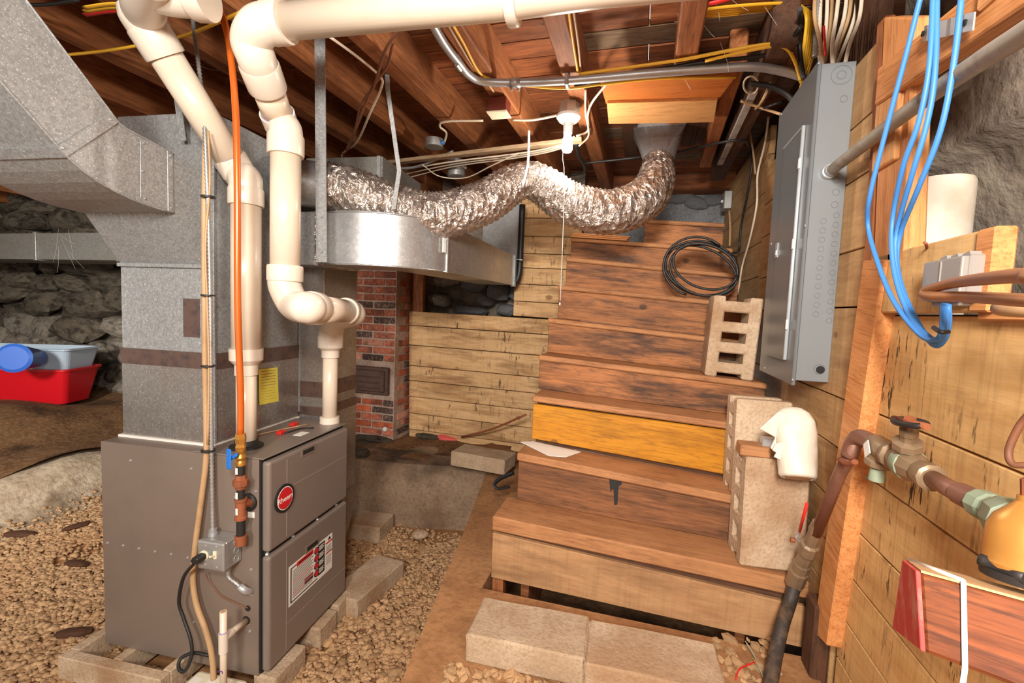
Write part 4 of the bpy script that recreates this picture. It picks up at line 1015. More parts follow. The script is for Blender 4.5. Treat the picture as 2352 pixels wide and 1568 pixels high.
r1 = pZ(1180, -4, 2.47); r2 = pZ(1400, -36, 2.47)
hd = (r1 - r0).normalized()
dA = (s2 - V(CAM)).length; dB = (r0 - V(CAM)).length
tube('upper_elbow', [s2 + sd * .05, s2 + sd * .10, pD(577, 96, dA * .35 + dB * .65), pD(596, 62, dB), r0, r0 + hd * .03], R4 * 1.14, 'pvc_fit', v2, 28, 8)
coup(v2, r0 - hd * .02, r0 + hd * .045, R4 * 1.2)
tube('horizontal_pipe', [r0, r1, r2, r2 + hd * 1.2], R4, 'pvc', v2, 28, 1)
coup(v2, r1 - hd * .02, r1 + hd * .012, R4 * 1.3)

# ================================================================== GAS LINE
gl = T('gas_line', 'orange coated copper gas line with blue valve lever on furnace side', 'gas pipe', fs_(553, 1245, .05))
gx = fs_(553, 1100, .06); G = lambda py: V((gx.x, gx.y, fs_(553, py, .06).z))
tube('copper_riser', [G(1000), G(900), V(fs_(546, 700, .06)), fs_(545, 420, .06), fs_(541, 250, .06), fs_(528, 110, .06), fs_(515, 50, .06), fs_(498, 8, .03), fs_(475, -15, -.05)], .0115, 'copper_coat', gl, 12, 5)
def gz(p0, p1, prof, mat, nm, seg=8):
    a, b = G(p0), G(p1); L = a.z - b.z
    return lathe(nm, b, (0, 0, 1), [(t * L, r) for t, r in prof], mat, gl, seg, seg > 8)
gz(995, 1018, ((0, .017), (.5, .019), (1, .017)), 'brass_bright', 'flare_nut', 6)
gz(1018, 1035, ((0, .014), (.5, .018), (1, .014)), 'brass_bright', 'flare_fitting', 6)
gz(1030, 1068, ((0, .017), (.2, .017), (.3, .014), (.5, .02), (.7, .014), (.8, .017), (1, .017)), 'brass_bright', 'ball_valve', 12)
c = G(1050); A = c - FY * .02
lv = obox('lever', A + V((-.028, -.012, -.035)), (.022, 0, .0), (0, 0, .075), (0, -.008, 0), 'blue_lever', gl, .004)
obox('lever_wing', A + V((-.022, -.012, -.008)), (.034, 0, .02), (0, .012, 0), (0, 0, .016), 'blue_lever', gl, .004)
gz(1066, 1092, ((0, .015), (1, .015)), 'iron', 'black_nipple', 12)
gz(1090, 1122, ((0, .017), (.2, .02), (.25, .026), (.65, .028), (.7, .021), (1, .018)), 'rust', 'union', 8)
gz(1120, 1146, ((0, .014), (1, .014)), 'iron', 'nipple', 12)
gz(1144, 1192, ((0, .021), (.12, .021), (.16, .018), (.84, .018), (.88, .021), (1, .021)), 'rust', 'tee', 14)
gz(1190, 1232, ((0, .0155), (1, .0155)), 'iron', 'drip_leg', 12)
gz(1228, 1250, ((0, .019), (.6, .021), (1, .021)), 'rust', 'cap', 12)
c = G(1158); lathe('side_outlet', c, fs_(578, 1152, 0) - c, [(0, .016), (.05, .016), (.052, .019), (.07, .019)], 'rust', gl, 14)
lathe('grommet', fs_(573, 1152, .001), FY * -1, [(0, .034), (.008, .034), (.012, .026)], 'black', fu, 20)
M_ = SF.copy()
fbox('data_tag', ((fs_(570, 1180) - FO).dot(FX), -.002, (fs_(570, 1187) - FO).z), ((fs_(585, 1180) - FO).dot(FX), 0, (fs_(570, 1174) - FO).z), 'paper', fu)
for py in (1078, 1134, 1170):
    c = G(py) - FY * .021; obox('pipe_sticker', c + V((-.004, 0, -.012)), (.009, 0, 0), (0, 0, .024), (0, .002, 0), 'paper', gl)

# ================================================================== JUNCTION BOX and CONDUIT on the furnace side
jb = T('switch_box', 'square zinc junction box with toggle switch and outlet on furnace side', 'electrical box', fs_(495, 1310, .03))
a, b = fs_(460, 1237, .075), fs_(520, 1310, .075); la, lb = a - FO, b - FO
bxx0, bxx1, bz0, bz1 = la.dot(FX), lb.dot(FX), lb.z, la.z
fbox('box', (bxx0, -.075, bz0), (bxx1 + .0, .0, bz1), 'steel_dull', jb, .004, 'z')
cov = fbox('cover', (bxx0 - .002, -.088, bz0 - .002), (bxx1 + .002, -.074, bz1 + .002), 'steel_dull', jb, .007, 'x', 2)
bw = bxx1 - bxx0; bh = bz1 - bz0
fbox('toggle_plate', (bxx0 + bw * .62, -.092, bz0 + bh * .45), (bxx0 + bw * .74, -.087, bz0 + bh * .72), 'cream', jb, .001)
obox('toggle', F(bxx0 + bw * .65, -.093, bz0 + bh * .52), FX * bw * .07, FZ * bh * .08, FY * -.02 + FZ * .008, 'cream', jb, .002)
c = F(bxx0 + bw * .26, -.088, bz0 + bh * .5); lathe('outlet', c, -FY, [(0, .019), (.004, .018)], 'cream', jb, 18)
for (u, v) in ((.32, .85), (.72, .88), (.30, .18), (.74, .14)):
    M_ = SF.copy(); M_.translation = F(bxx0 + bw * u, -.088, bz0 + bh * v); inst('screw', scr, M_ @ Matrix.Diagonal((.8, .8, .6, 1)), jb)
kr = ring_mesh('knockout', .013, .002, .0015, 'steel')
for v in (.2, .5, .8):
    M_ = BF.copy(); M_.translation = F(bxx1, -.028, bz0 + bh * v); inst('knockout', kr, M_, jb)
pc = T('power_cord', 'black power cord plugged into the switch box and hanging to the pump', 'cord', c)
obox('plug', c - FY * .045 + V((-.014, 0, -.012)), FX * .028, FZ * .024, FY * .044, 'black', pc, .005)
cb = c - FY * .04 - FX * .01
tube('cord', [cb, fs_(447, 1292, .11), fs_(422, 1325, .08), fs_(411, 1380, .06), fs_(422, 1420, .06), fs_(438, 1468, .07), fs_(440, 1505, .08), fs_(425, 1540, .10), fs_(411, 1535, .1), fs_(415, 1512, .08), fs_(445, 1499, .06), fs_(480, 1505, .05)], .0065, 'black', pc, 8, 6)
fc = T('flex_conduit', 'steel flexible conduit running down plenum and furnace to the switch box', 'conduit', fs_(488, 1225, .04))
tube('armor', [fs_(489, 1222, .04), fs_(487, 1100, .03), fs_(485, 950, .03), fs_(484, 800, .03), fs_(482, 640, .03), fs_(478, 480, .03), fs_(474, 380, .03), fs_(468, 260, .02), fs_(456, 150, .0), fs_(447, 80, -.03), fs_(440, 20, -.06)], .0085, 'steel_dull', fc, 8, 4, corr=(.015, .003))
lathe('connector', fs_(489, 1231, .04), (0, 0, 1), [(0, .016), (.012, .018), (.013, .014), (.03, .014)], 'steel', fc, 12)
wt_ = T('furnace_whip', 'short steel flex whip from switch box into the furnace side', 'conduit', fs_(545, 1345, .03))
tube('armor', [F(bxx1 - .02, -.03, bz0 + .005), fs_(524, 1322, .035), fs_(541, 1338, .035), fs_(555, 1350, .03)], .0085, 'steel_dull', wt_, 8, 5, corr=(.014, .003))
tube('elbow_connector', [fs_(551, 1346, .03), fs_(561, 1355, .03), fs_(572, 1358, .012), fs_(574, 1358, 0)], .013, 'steel', wt_, 10, 4)
tb = T('drain_tube', 'tan plastic drain tube strapped along the conduit down the furnace', 'tube', fs_(490, 1560, .05))
tube('tube', [fs_(472, 330, .02), fs_(470, 480, .025), fs_(470, 650, .03), fs_(471, 830, .03), fs_(474, 980, .03), fs_(473, 1060, .03), fs_(462, 1150, .03), fs_(449, 1250, .035), fs_(443, 1330, .035), fs_(452, 1390, .04), fs_(470, 1440, .045), fs_(484, 1490, .05), fs_(490, 1540, .055), fs_(490, 1600, .055)], .0105, 'tan_wire', tb, 10, 5)
ttb = T('thermostat_cable', 'brown low voltage cable strapped to the flexible conduit on plenum', 'cable', fs_(478, 800, .03))
tube('cable', [fs_(478, 300, .035), fs_(482, 420, .035), fs_(472, 560, .04), fs_(476, 700, .04), fs_(480, 850, .04), fs_(477, 1020, .04)], .004, 'tan_wire', ttb, 6, 5)
for py in (452, 678, 840, 1034):
    c = fs_(478, py, .032); o = lathe('cable_strap', c - V((0, 0, .003)), (0, 0, 1), [(0, .024), (.006, .024)], 'black', fc, 12)
tw = T('sensor_wire', 'thin dark wire looping from switch box into a furnace grommet', 'wire', fs_(520, 1360, .02))
tube('wire', [fs_(471, 1315, .03), fs_(482, 1338, .02), fs_(505, 1366, .02), fs_(535, 1382, .02), fs_(570, 1396, .004)], .002, 'brown_wire', tw, 6, 6)
lathe('grommet', fs_(570, 1396, .0), -FY, [(0, .011), (.004, .011)], 'black', tw, 12)
# condensate drain
cdn = T('condensate_drain', 'cream PVC condensate tee on a vertical pipe beside the furnace', 'pipe', fs_(513, 1600, .13))
cx_ = fs_(513, 1450, .13); Zp = lambda py: V((cx_.x, cx_.y, fs_(513, py, .13).z))
tube('standpipe', [Zp(1640), Zp(1404)], .0115, 'pvc', cdn, 16, 1); lathe('open_end', Zp(1404), (0, 0, 1), [(0, .0085), (.0006, .0085)], 'tan_wire', cdn, 14)
lathe('tee', Zp(1497), (0, 0, 1), [(0, .0155), (Zp(1452).z - Zp(1497).z, .0155)], 'pvc_fit', cdn, 18)
lathe('primer_line', Zp(1452), (0, 0, 1), [(0, .0145), (.003, .0125)], 'primer', cdn, 18)
e_ = fs_(566, 1424, 0); s_ = Zp(1466); tube('branch_pipe', [s_, e_], .0115, 'pvc', cdn, 16, 1); lathe('branch_socket', s_, e_ - s_, [(0, .0155), (.04, .0155)], 'pvc_fit', cdn, 16)
lathe('outlet_grommet', e_ + FY * .001, -FY, [(0, .0175), (.003, .0165)], 'dark', fu, 16)
M_ = SF.copy(); M_.translation = Zp(1537) - FY * .0118 - FX * .002; text('marker_writing', '3', M_ @ Matrix.Rotation(1.57, 4, 'Z'), .03, 'purple', cdn)
# condensate pump
cp = T('condensate_pump', 'beige plastic condensate pump on the gravel below the furnace side', 'pump', fs_(440, 1580, .12))
a, b = fs_(368, 1556, .17), fs_(503, 1556, .17)
pl0 = (a - FO).dot(FX); pl1 = (b - FO).dot(FX)
fbox('tank', (pl0, -.17, -.10), (pl1, -.02, -.03), 'cream', cp, .01)
fbox('motor_cover', (pl0 + .02, -.16, -.03), (pl1 - .005, -.025, .004), 'cream', cp, .014, 'x', 2)
fbox('sticker', (pl0 + .035, -.15, .004), (pl0 + .07, -.06, .005), 'paper', cp); fbox('sticker', (pl0 + .10, -.15, .004), (pl0 + .13, -.05, .005), 'paper', cp)
for k in range(6): fbox('vent_slot', (pl0 + .04 + .012 * k, -.1615, -.022), (pl0 + .045 + .012 * k, -.159, -.008), 'dark', cp)

# ================================================================== ELECTRICAL PANEL
ep = T('electrical_panel', 'tall grey breaker panel with closed door mounted on the plank wall', 'breaker panel', (.58, 2.0, 1.345))
PYn, PYf, PZ0, PZ1, PXf = 1.80, 2.215, 1.362, 2.435, .535
bx('box', (PXf, PYn, PZ0), (XW, PYf - .01, PZ1 - .002), 'panel_side', ep, .002, 'z')
ZC0 = 1.345
bx('cover', (PXf - .012, PYn - .018, ZC0), (PXf, PYf + .015, PZ1 + .004), 'panel', ep, .003, 'z')
dn, dfar = pX(1848, 291, PXf - .014), pX(1805, 824, PXf - .014); dl = pX(1766, 808, PXf - .014)
dY0, dY1, dZ0, dZ1 = (dn.y + dfar.y) / 2, dl.y, dfar.z, dn.z
dr = bx('door', (PXf - .018, dY0, dZ0), (PXf - .011, dY1, dZ1), 'panel', ep, .002, 'z')
bx('door_lip', (PXf - .023, dY0 - .006, dZ0 - .004), (PXf - .012, dY0 + .005, dZ1 + .004), 'panel_lip', ep, .002, 'z')
bx('door_top_lip', (PXf - .021, dY0, dZ1 - .002), (PXf - .012, dY1, dZ1 + .006), 'panel_lip', ep, .001, 'y')
bx('door_bottom_lip', (PXf - .021, dY0, dZ0 - .006), (PXf - .012, dY1, dZ0 + .002), 'panel', ep, .001, 'y')
c = pX(1785, 575, PXf - .018)
bx('latch', (PXf - .022, c.y - .016, c.z - .03), (PXf - .017, c.y + .016, c.z + .03), 'panel_lip', dr, .002, 'z'); bx('latch_slide', (PXf - .025, c.y - .008, c.z - .02), (PXf - .021, c.y + .008, c.z + .0), 'steel', dr, .001, 'z')
for py in (375, 560, 745):
    q = pX(1838 - (py - 375) * .078, py, PXf - .02); bx('hinge', (PXf - .026, q.y - .006, q.z - .018), (PXf - .02, q.y + .006, q.z + .018), 'white', ep, .001, 'z')
XF = Matrix(((0, 0, -1, 0), (-1, 0, 0, 0), (0, 1, 0, 0), (0, 0, 0, 1)))     # local z = -X
for (x, y) in ((1881, 145), (1850, 518), (1821, 872), (1795, 262), (1757, 845), (1772, 560)):
    q = pX(x, y, PXf - .012); M_ = XF.copy(); M_.translation = (PXf - .012, q.y, q.z); inst('screw', scr, M_ @ Matrix.Diagonal((.9, .9, .8, 1)), ep)
YF = Matrix(((1, 0, 0, 0), (0, 0, -1, 0), (0, 1, 0, 0), (0, 0, 0, 1)))      # local z = -Y
kn1 = ring_mesh('knockout', .0095, .0012, .0012, 'panel', 20); kn2 = ring_mesh('knockout', .027, .0015, .0012, 'panel', 28)
def kno(x, y, me, s=1): q = pY(x, y, PYn); M_ = YF.copy(); M_.translation = (q.x, PYn, q.z); inst('knockout', me, M_ @ Matrix.Diagonal((s, s, 1, 1)), ep)
kno(1933, 172, kn2, 1.15); kno(1933, 172, kn1, 1.5); kno(1938, 227, kn1, 1.2)
for (x, y) in ((1925, 385), (1921, 413), (1920, 441), (1917, 470)): kno(x, y, kn1, 1.15)
for k in range(12): kno(1921 - k * 1.55, 494 + k * 22, kn1)
for k in range(11): kno(1891 - k * 1.75, 508 + k * 21.3, kn1)
kno(1882, 848, kn1, 1.9); q = pY(1884, 849, PYn); M_ = YF.copy(); M_.translation = (q.x, PYn - .0008, q.z); inst('open_hole', disc_mesh('open_hole', .0135, .0006, 'dark', 20), M_, ep)

# ================================================================== conduit into the panel, wires above it
ec = T('steel_conduit', 'long bright steel conduit bending along the joists down to panel', 'conduit', (0, 2.0, 2.56))
cpts = [pZ(985, 40, 2.555), pZ(1020, 100, 2.555), pZ(1052, 142, 2.555), pZ(1075, 170, 2.555), pZ(1110, 187, 2.555), pZ(1190, 190, 2.555), pZ(1320, 184, 2.555), pZ(1500, 168, 2.555), pZ(1650, 157, 2.555), pZ(1720, 153, 2.553)]
end = V((.585, 2.07, PZ1))
cpts += [V((cpts[-1].x + .09, 2.04, 2.545)), V((.56, 2.06, 2.51)), V((.582, 2.07, 2.46)), end]
tube('pipe', cpts, .0165, 'steel', ec, 14, 7)
for (x, y, x2, y2) in ((1172, 191, 1195, 190),): tube('coupling', [pZ(x, y, 2.555), pZ(x2, y2, 2.555)], .021, 'steel', ec, 14, 1)
for (x, y) in ((1303, 186), (1053, 144)):
    c = pZ(x, y, 2.555); bx('clamp', (c.x - .008, c.y - .025, 2.53), (c.x + .008, c.y + .025, 2.58), 'steel', ec, .004)
for x in (1176, 1192):
    c = pZ(x, 195, 2.55); lathe('set_screw', c - V((0, 0, .012)), (0, 0, -1), [(0, .005), (.014, .005)], 'steel', ec, 8)
fxc = T('armored_cable', 'dark flexible armored cable bending into panel beside the conduit', 'conduit', (.5, 2.1, 2.5))
tube('armor', [V((.38, 2.12, 2.535)), V((.46, 2.13, 2.52)), V((.52, 2.14, 2.49)), V((.555, 2.14, 2.45)), V((.56, 2.14, 2.43))], .012, 'iron', fxc, 10, 6, corr=(.016, .002))
G1 = 'white cables rising from panel top'
for k in range(9):
    xs = 1858 + k * 6; xe = 1872 + k * 13 + random.uniform(-4, 4); d = 1.86 + .035 * (k % 4)
    a = V((.56 + .008 * k, d, PZ1)); b = pY(xe, 40, d); c = pY(xe + (8 if k > 3 else 2), -30, d + .03)
    o = tube('white_cable', [a - V((0, 0, .0)), a.lerp(b, .4) + V((random.uniform(-.01, .01), 0, .02)), b, c], .0065, 'white_wire' if k % 3 else 'tan_wire', None, 8, 5, flat=(1, .6)); tag(o, ('leftmost', 'second from left', 'third from left', 'fourth from left', 'middle', 'fourth from right', 'third from right', 'second from right', 'rightmost')[k] + ' of nine pale flat cables rising from breaker panel top', 'cable', G1)
for k in range(6):
    x = 1836 + k * 4.5; d = 2.02 + .012 * k
    a = V((.535 + .006 * k, 2.10 + .01 * k, PZ1)) if k > 2 else pY(x + 2, 185, d)
    o = tube('yellow_cable', [a, pY(x + 6, 140, d), pY(x + 14, 80, d), pY(x + 16, 40, d), pY(x + 2 - k * 3, 14 + k * 2, d - .05), pY(1790 - k * 14, 8 + k * 4, d - .12), pY(1690, 14 + k * 4, d - .2), pY(1600, 24 + k * 3, d - .24)], .0065, 'yellow_wire', None, 8, 5, flat=(1, .6)); tag(o, ('leftmost', 'second from left', 'third from left', 'third from right', 'second from right', 'rightmost')[k] + ' of six bundled yellow cables bending down to breaker panel', 'cable', 'bundled yellow cables above panel')
o = tube('bx_cable', [pY(1873, 130, 1.9), pY(1876, 60, 1.9), pY(1880, -20, 1.92)], .011, 'steel_dull', None, 8, 4, corr=(.014, .002)); tag(o, 'ribbed steel cable rising beside the white cables above panel', 'cable')
o = tube('red_conductor', [pY(1896, 128, 1.84), pY(1894, 90, 1.84), pY(1892, 60, 1.85)], .004, 'red_vinyl', None, 6, 3); tag(o, 'short red wire among the cables above the breaker panel', 'wire')
o = tube('red_cable', [pZ(1615, 12, 2.6), pZ(1650, 4, 2.6), pZ(1700, -12, 2.6)], .010, 'red_vinyl', None, 8, 4, flat=(.5, 1)); tag(o, 'red flat cable against the joists at the upper edge', 'cable')
o = tube('service_pipe', [V((.585, PYn - .001, 2.075)), pX(2100, 245, .56), pX(2240, 148, .54), pX(2360, 72, .52), pX(2560, -60, .49)], .0175, 'pipe_grey', None, 12, 4); tag(o, 'weathered grey conduit slanting from the panel side to upper right', 'conduit')
q = V((.585, PYn, 2.075)); lathe('locknut', q, (0, -1, 0), [(0, .026), (.018, .024), (.02, .02), (.04, .02)], 'steel', ep, 16)
bs = T('metal_strap', 'wavy zinc strap plate screwed on the rail at upper right', 'strap plate', pX(2180, 60, .575))
A = pX(2125, 78, .578); B = pX(2240, 48, .578); ps = [A.lerp(B, t / 8) + V((-.004 * (t % 2), 0, 0)) for t in range(9)]
for i in range(8):
    obox('plate', ps[i] - V((0, 0, .017)), ps[i + 1] - ps[i], (0, 0, .034), (-.003, 0, 0), 'steel', bs)
for p in (ps[0].lerp(ps[1], .6), ps[8].lerp(ps[7], .6)):
    M_ = XF.copy(); M_.translation = p + V((-.006, 0, 0)); inst('slot', disc_mesh('slot', .006, .003, 'dark', 10), M_, bs)
# ---- blue data cables and the grey terminal box
tbx = T('terminal_box', 'grey plastic cable terminal box on the ledger board fed by blue cables', 'terminal box', pX(2180, 690, .56))
XB = .572
z0, z1 = pX(2160, 688, XB).z, pX(2160, 596, XB).z
y0_, y1_ = pX(2205, 640, XB).y, pX(2118, 640, XB).y
bx('base', (XB + .012, y0_ - .003, z0 - .003), (.612, y1_ + .003, z1 + .003), 'box_grey', tbx, .003, 'z')
bx('cover', (XB, y0_, z0), (XB + .013, y1_, z1), 'box_grey', tbx, .003, 'z', 2)
bx('cover_rib', (XB - .002, (y0_ + y1_) / 2 - .002, z0 + .004), (XB + .001, (y0_ + y1_) / 2 + .002, z1 - .004), 'box_grey', tbx, .001, 'z')
prism('bottom_lug', [(XB + .015, y0_ + .02, z0), (XB + .015, y1_ - .008, z0), (XB + .015, y1_ - .012, z0 - .012), (XB + .015, y0_ + .025, z0 - .012)], (.025, 0, 0), 'box_grey', tbx, .002)
for k in range(3):
    w3 = (y1_ - y0_) / 3.6
    prism('top_hook', [(XB + .015, y0_ + .004 + w3 * k, z1), (XB + .015, y0_ + .004 + w3 * (k + .8), z1), (XB + .015, y0_ + .004 + w3 * (k + .7), z1 + .006), (XB + .015, y0_ + .004 + w3 * (k + .15), z1 + .010)], (.025, 0, 0), 'box_grey', tbx)
en = pX(2172, 690, .545)
bc = [[(2118, -20), (2080, 130), (2035, 300), (1998, 450), (1994, 520), (2015, 600), (2052, 690), (2110, 765), (2150, 780), (2165, 755)],
      [(2144, -20), (2135, 150), (2110, 280), (2075, 380), (2052, 490), (2048, 570), (2060, 650), (2090, 725), (2135, 775), (2158, 775), (2168, 745)],
      [(2152, -20), (2148, 160), (2130, 280), (2095, 400), (2062, 520), (2056, 590), (2068, 660), (2100, 735), (2140, 785), (2164, 775), (2174, 740)],
      [(2210, -20), (2190, 150), (2160, 300), (2110, 430), (2070, 530), (2060, 600), (2075, 670), (2110, 745), (2145, 792), (2168, 780), (2178, 745)]]
bl_ = ['leftmost blue data cable, looping widest from the ceiling to the grey box', 'blue data cable second from left hanging in front of the white drum', 'blue data cable third from left hanging in front of the white drum', 'rightmost blue data cable, crossing before the zinc strap plate']
for k, pts in enumerate(bc):
    P_ = [pX(x, y, .53 + .006 * k if i > 3 else .51 + .006 * k) for i, (x, y) in enumerate(pts)] + [pX(2166 + 4 * k, 700, .55)]
    o = tube('data_cable', P_, .0052, 'blue_wire', None, 8, 6); tag(o, bl_[k], 'cable', 'blue data cables')
o = tube('black_tie', [pX(2145, 752, .525), pX(2160, 762, .51), pX(2178, 762, .525)], .004, 'black', None, 6, 4); tag(o, 'black cable tie round the blue cables under the grey box', 'cable tie')
# white drum behind the ledger board
rw = .078; dc = V((.752, 1.515, 1.60)); zt_ = pY(2155, 402, 1.45).z
wd = T('white_drum', 'white dusty plastic drum standing behind the ledger board', 'drum', dc)
lathe('shell', dc, (0, 0, 1), [(0, rw), (zt_ - 1.61, rw), (zt_ - 1.6, rw - .004), (zt_ - 1.6, rw - .012)], 'white_dirty', wd, 32)
nl = T('bent_nail', 'rusty bent nail sticking out of the ledger board beside the grey box', 'nail', pX(2128, 570, .60))
tube('nail', [pX(2130, 575, .62), pX(2127, 560, .59), pX(2122, 556, .585)], .003, 'rust', nl, 6, 3)

# ================================================================== WATER LINE on the right wall
wl_ = T('water_line', 'corroded brass and copper water line with gate valve on plank wall', 'water pipe', pX(1960, 1010, .58))
XP = .565
P = lambda x, y, c=XP: pX(x, y, c)
el = P(1975, 1008)
tube('down_pipe', [P(1968, 1012), P(1930, 1085), P(1875, 1225)], .0165, 'copper', wl_, 14, 1)
tube('elbow', [P(1950, 1045), P(1960, 1018), P(1975, 1004), P(1998, 1012), P(2012, 1022)], .0205, 'copper', wl_, 14, 6)
a, b = P(2008, 1018), P(2048, 1046); ax = b - a
lathe('tee_body', a, ax, [(0, .022), (.01, .026), (.05, .027), (.085, .022)], 'brass', wl_, 14)
c = P(2022, 1050); lathe('drain_hub', P(2025, 1035), P(2012, 1088) - P(2025, 1035), [(0, .024), (.02, .024), (.024, .029), (.036, .029), (.04, .018)], 'brass', wl_, 10)
lathe('drain_spout', P(2016, 1075), P(2010, 1115) - P(2016, 1075), [(0, .015), (.03, .016), (.032, .012)], 'verdigris', wl_, 14)
tube('thumb_screw', [P(2010, 1092), P(1992, 1097)], .005, 'verdigris', wl_, 8, 1)
a, b = P(2043, 1040), P(2140, 1098); ax = b - a; L = ax.length
lathe('gate_valve', a, ax, [(0, .024), (.012, .031), (.024, .031), (.03, .024), (L * .4, .032), (L * .6, .032), (L * .78, .024), (L * .82, .027), (L, .027), (L + .004, .021)], 'brass', wl_, 10)
q = P(2085, 1066); lathe('verdigris_patch', a.lerp(b, .36) , ax, [(0, .029), (.008, .0332), (L * .2, .0332), (L * .22, .030)], 'verdigris', wl_, 14)
vb = a.lerp(b, .42); vt = P(2090, 968, XP - .02); bd_ = vt - vb; LB = bd_.length
lathe('bonnet', vb, bd_, [(0, .026), (LB * .36, .022), (LB * .38, .027), (LB * .52, .027), (LB * .55, .014), (LB * .68, .013), (LB * .70, .017), (LB * .80, .017), (LB * .82, .006), (LB * 1.02, .006)], 'brass', wl_, 8, False)
ha, hb_ = P(2053, 961, XP - .03), P(2130, 980, XP - .03); hx = (hb_ - ha).normalized()
hc = ha.lerp(hb_, .5)
tube('handwheel', [hc + hx * math.cos(t) * .045 + (bd_.normalized().cross(hx)) * math.sin(t) * .02 for t in [i * math.pi / 8 for i in range(17)]], .0062, 'iron', wl_, 8, 2)
tube('handwheel_spoke', [ha, hb_], .007, 'rust', wl_, 8, 1); lathe('handwheel_nut', hc - bd_.normalized() * .008, bd_, [(0, .012), (.018, .011)], 'rust', wl_, 6, False)
tube('horizontal_pipe', [P(2135, 1095), P(2240, 1155)], .0165, 'copper', wl_, 14, 1)
lathe('coupling', P(2205, 1133), P(2270, 1165) - P(2205, 1133), [(0, .020), (.07, .021)], 'copper', wl_, 14)
a, b = P(2240, 1150), P(2330, 1195); ax = b - a
lathe('union_nut', a, ax, [(0, .019), (.012, .025), (.035, .025), (.04, .022), (.06, .026), (ax.length, .028)], 'verdigris', wl_, 10, False)
tube('wire_tie', [P(1930, 1055, XP - .022), P(1945, 1065, XP - .024), P(1965, 1060, XP - .02)], .007, 'rust', wl_, 8, 4)
prism('paper_tag', [P(1985, 1020, XP - .029), P(1995, 1010, XP - .029), P(2000, 1040, XP - .029), P(1988, 1050, XP - .029)], (-.002, 0, 0), 'paper', wl_)
# ball valve and hose below
bv = T('ball_valve', 'brass ball valve with red lever above the black hose', 'valve', P(1842, 1330))
a, b = P(1882, 1200), P(1822, 1345); ax = b - a; L = ax.length
lathe('body', a, ax, [(0, .0185), (L * .12, .022), (L * .14, .019), (L * .3, .02), (L * .32, .027), (L * .44, .028), (L * .46, .023), (L * .6, .023), (L * .62, .026), (L * .72, .026), (L * .74, .029), (L * .94, .030), (L, .022)], 'brass', bv, 10, False)
a, b = P(1835, 1225, XP - .035), P(1853, 1158, XP - .06)
ax = (b - a).normalized()
tube('lever', [P(1840, 1245, XP - .02), P(1828, 1235, XP - .04), a, a.lerp(b, .3)], .004, 'steel', bv, 8, 4)
tube('lever_sleeve', [a.lerp(b, .12), b], .0085, 'red_vinyl', bv, 10, 1, flat=(1, .5))
lathe('lever_nut', P(1822, 1240, XP - .042), (-1, 0, 0), [(-.006, .008), (.008, .008)], 'rust', bv, 6, False)
hs_ = T('black_hose', 'dusty black rubber hose running from ball valve to the ground', 'hose', pZ(1760, 1600, ZF))
tube('hose', [P(1826, 1338), pX(1813, 1385, .545), pZ(1798, 1430, .58), pZ(1786, 1480, .535), pZ(1776, 1530, .50), pZ(1768, 1580, .47), pZ(1760, 1650, .452)], .021, 'black_hose', hs_, 14, 6)
# brown tubes in the upper right and regulator
o = tube('brown_tube', [V((XW + .01, .12, 1.66)), V((.50, .30, 1.655)), pX(2460, 628, .40), pX(2360, 632, .42), pX(2300, 636, .44), pX(2200, 648, .50), pX(2140, 663, .515), pX(2122, 673, .515), pX(2140, 680, .51), pX(2220, 682, .50), pX(2360, 690, .46), pX(2460, 696, .47), V((.55, .42, 1.60)), V((XW + .01, .2, 1.57))], .009, 'copper_br', None, 10, 8); tag(o, 'brown copper tube making a sharp loop in front of grey box', 'tube')
o = tube('tube_stub', [pX(2297, 708, .565), pX(2320, 710, .55), pX(2460, 716, .56), V((XW + .01, .5, 1.575))], .012, 'tan_wire', None, 10, 4); tag(o, 'thick tan tube end under the ledger at the right edge', 'tube')
o = tube('hanging_wire', [pX(2420, 900, .58), pX(2360, 955, .58), pX(2335, 990, .575), pX(2317, 1035, .57), pX(2325, 1065, .57), pX(2360, 1068, .58)], .005, 'brown_wire', None, 8, 6); tag(o, 'brown wire loop hanging on the plank wall at right edge', 'wire')
rg = T('pressure_regulator', 'bronze bell shaped pressure regulator at the right edge', 'regulator', pX(2330, 1330, .49))
c = pX(2375, 1315, .50); t_p = pX(2372, 1140, .50)
up_v = t_p - c; H_ = up_v.length
lathe('bell', c, up_v, [(0, .046), (H_ * .08, .048), (H_ * .12, .046), (H_ * .25, .046), (H_ * .55, .043), (H_ * .70, .036), (H_ * .84, .022), (H_ * .92, .015), (H_ * 1.0, .014)], 'gold', rg, 24)
lathe('adjusting_screw', t_p, up_v, [(-.005, .011), (.02, .011), (.023, .008)], 'rust', rg, 10)
tube('flange_wing', [pX(2250, 1283, .45), pX(2290, 1300, .46), pX(2360, 1330, .47)], .008, 'iron', rg, 8, 3)
lathe('flange', c - up_v.normalized() * .012, up_v, [(0, .050), (.010, .050)], 'iron', rg, 20)
lathe('inlet', pX(2310, 1185, XP - .02), pX(2345, 1215, .50) - pX(2310, 1185, XP - .02), [(0, .03), (.04, .034), (.08, .03)], 'verdigris', rg, 10)
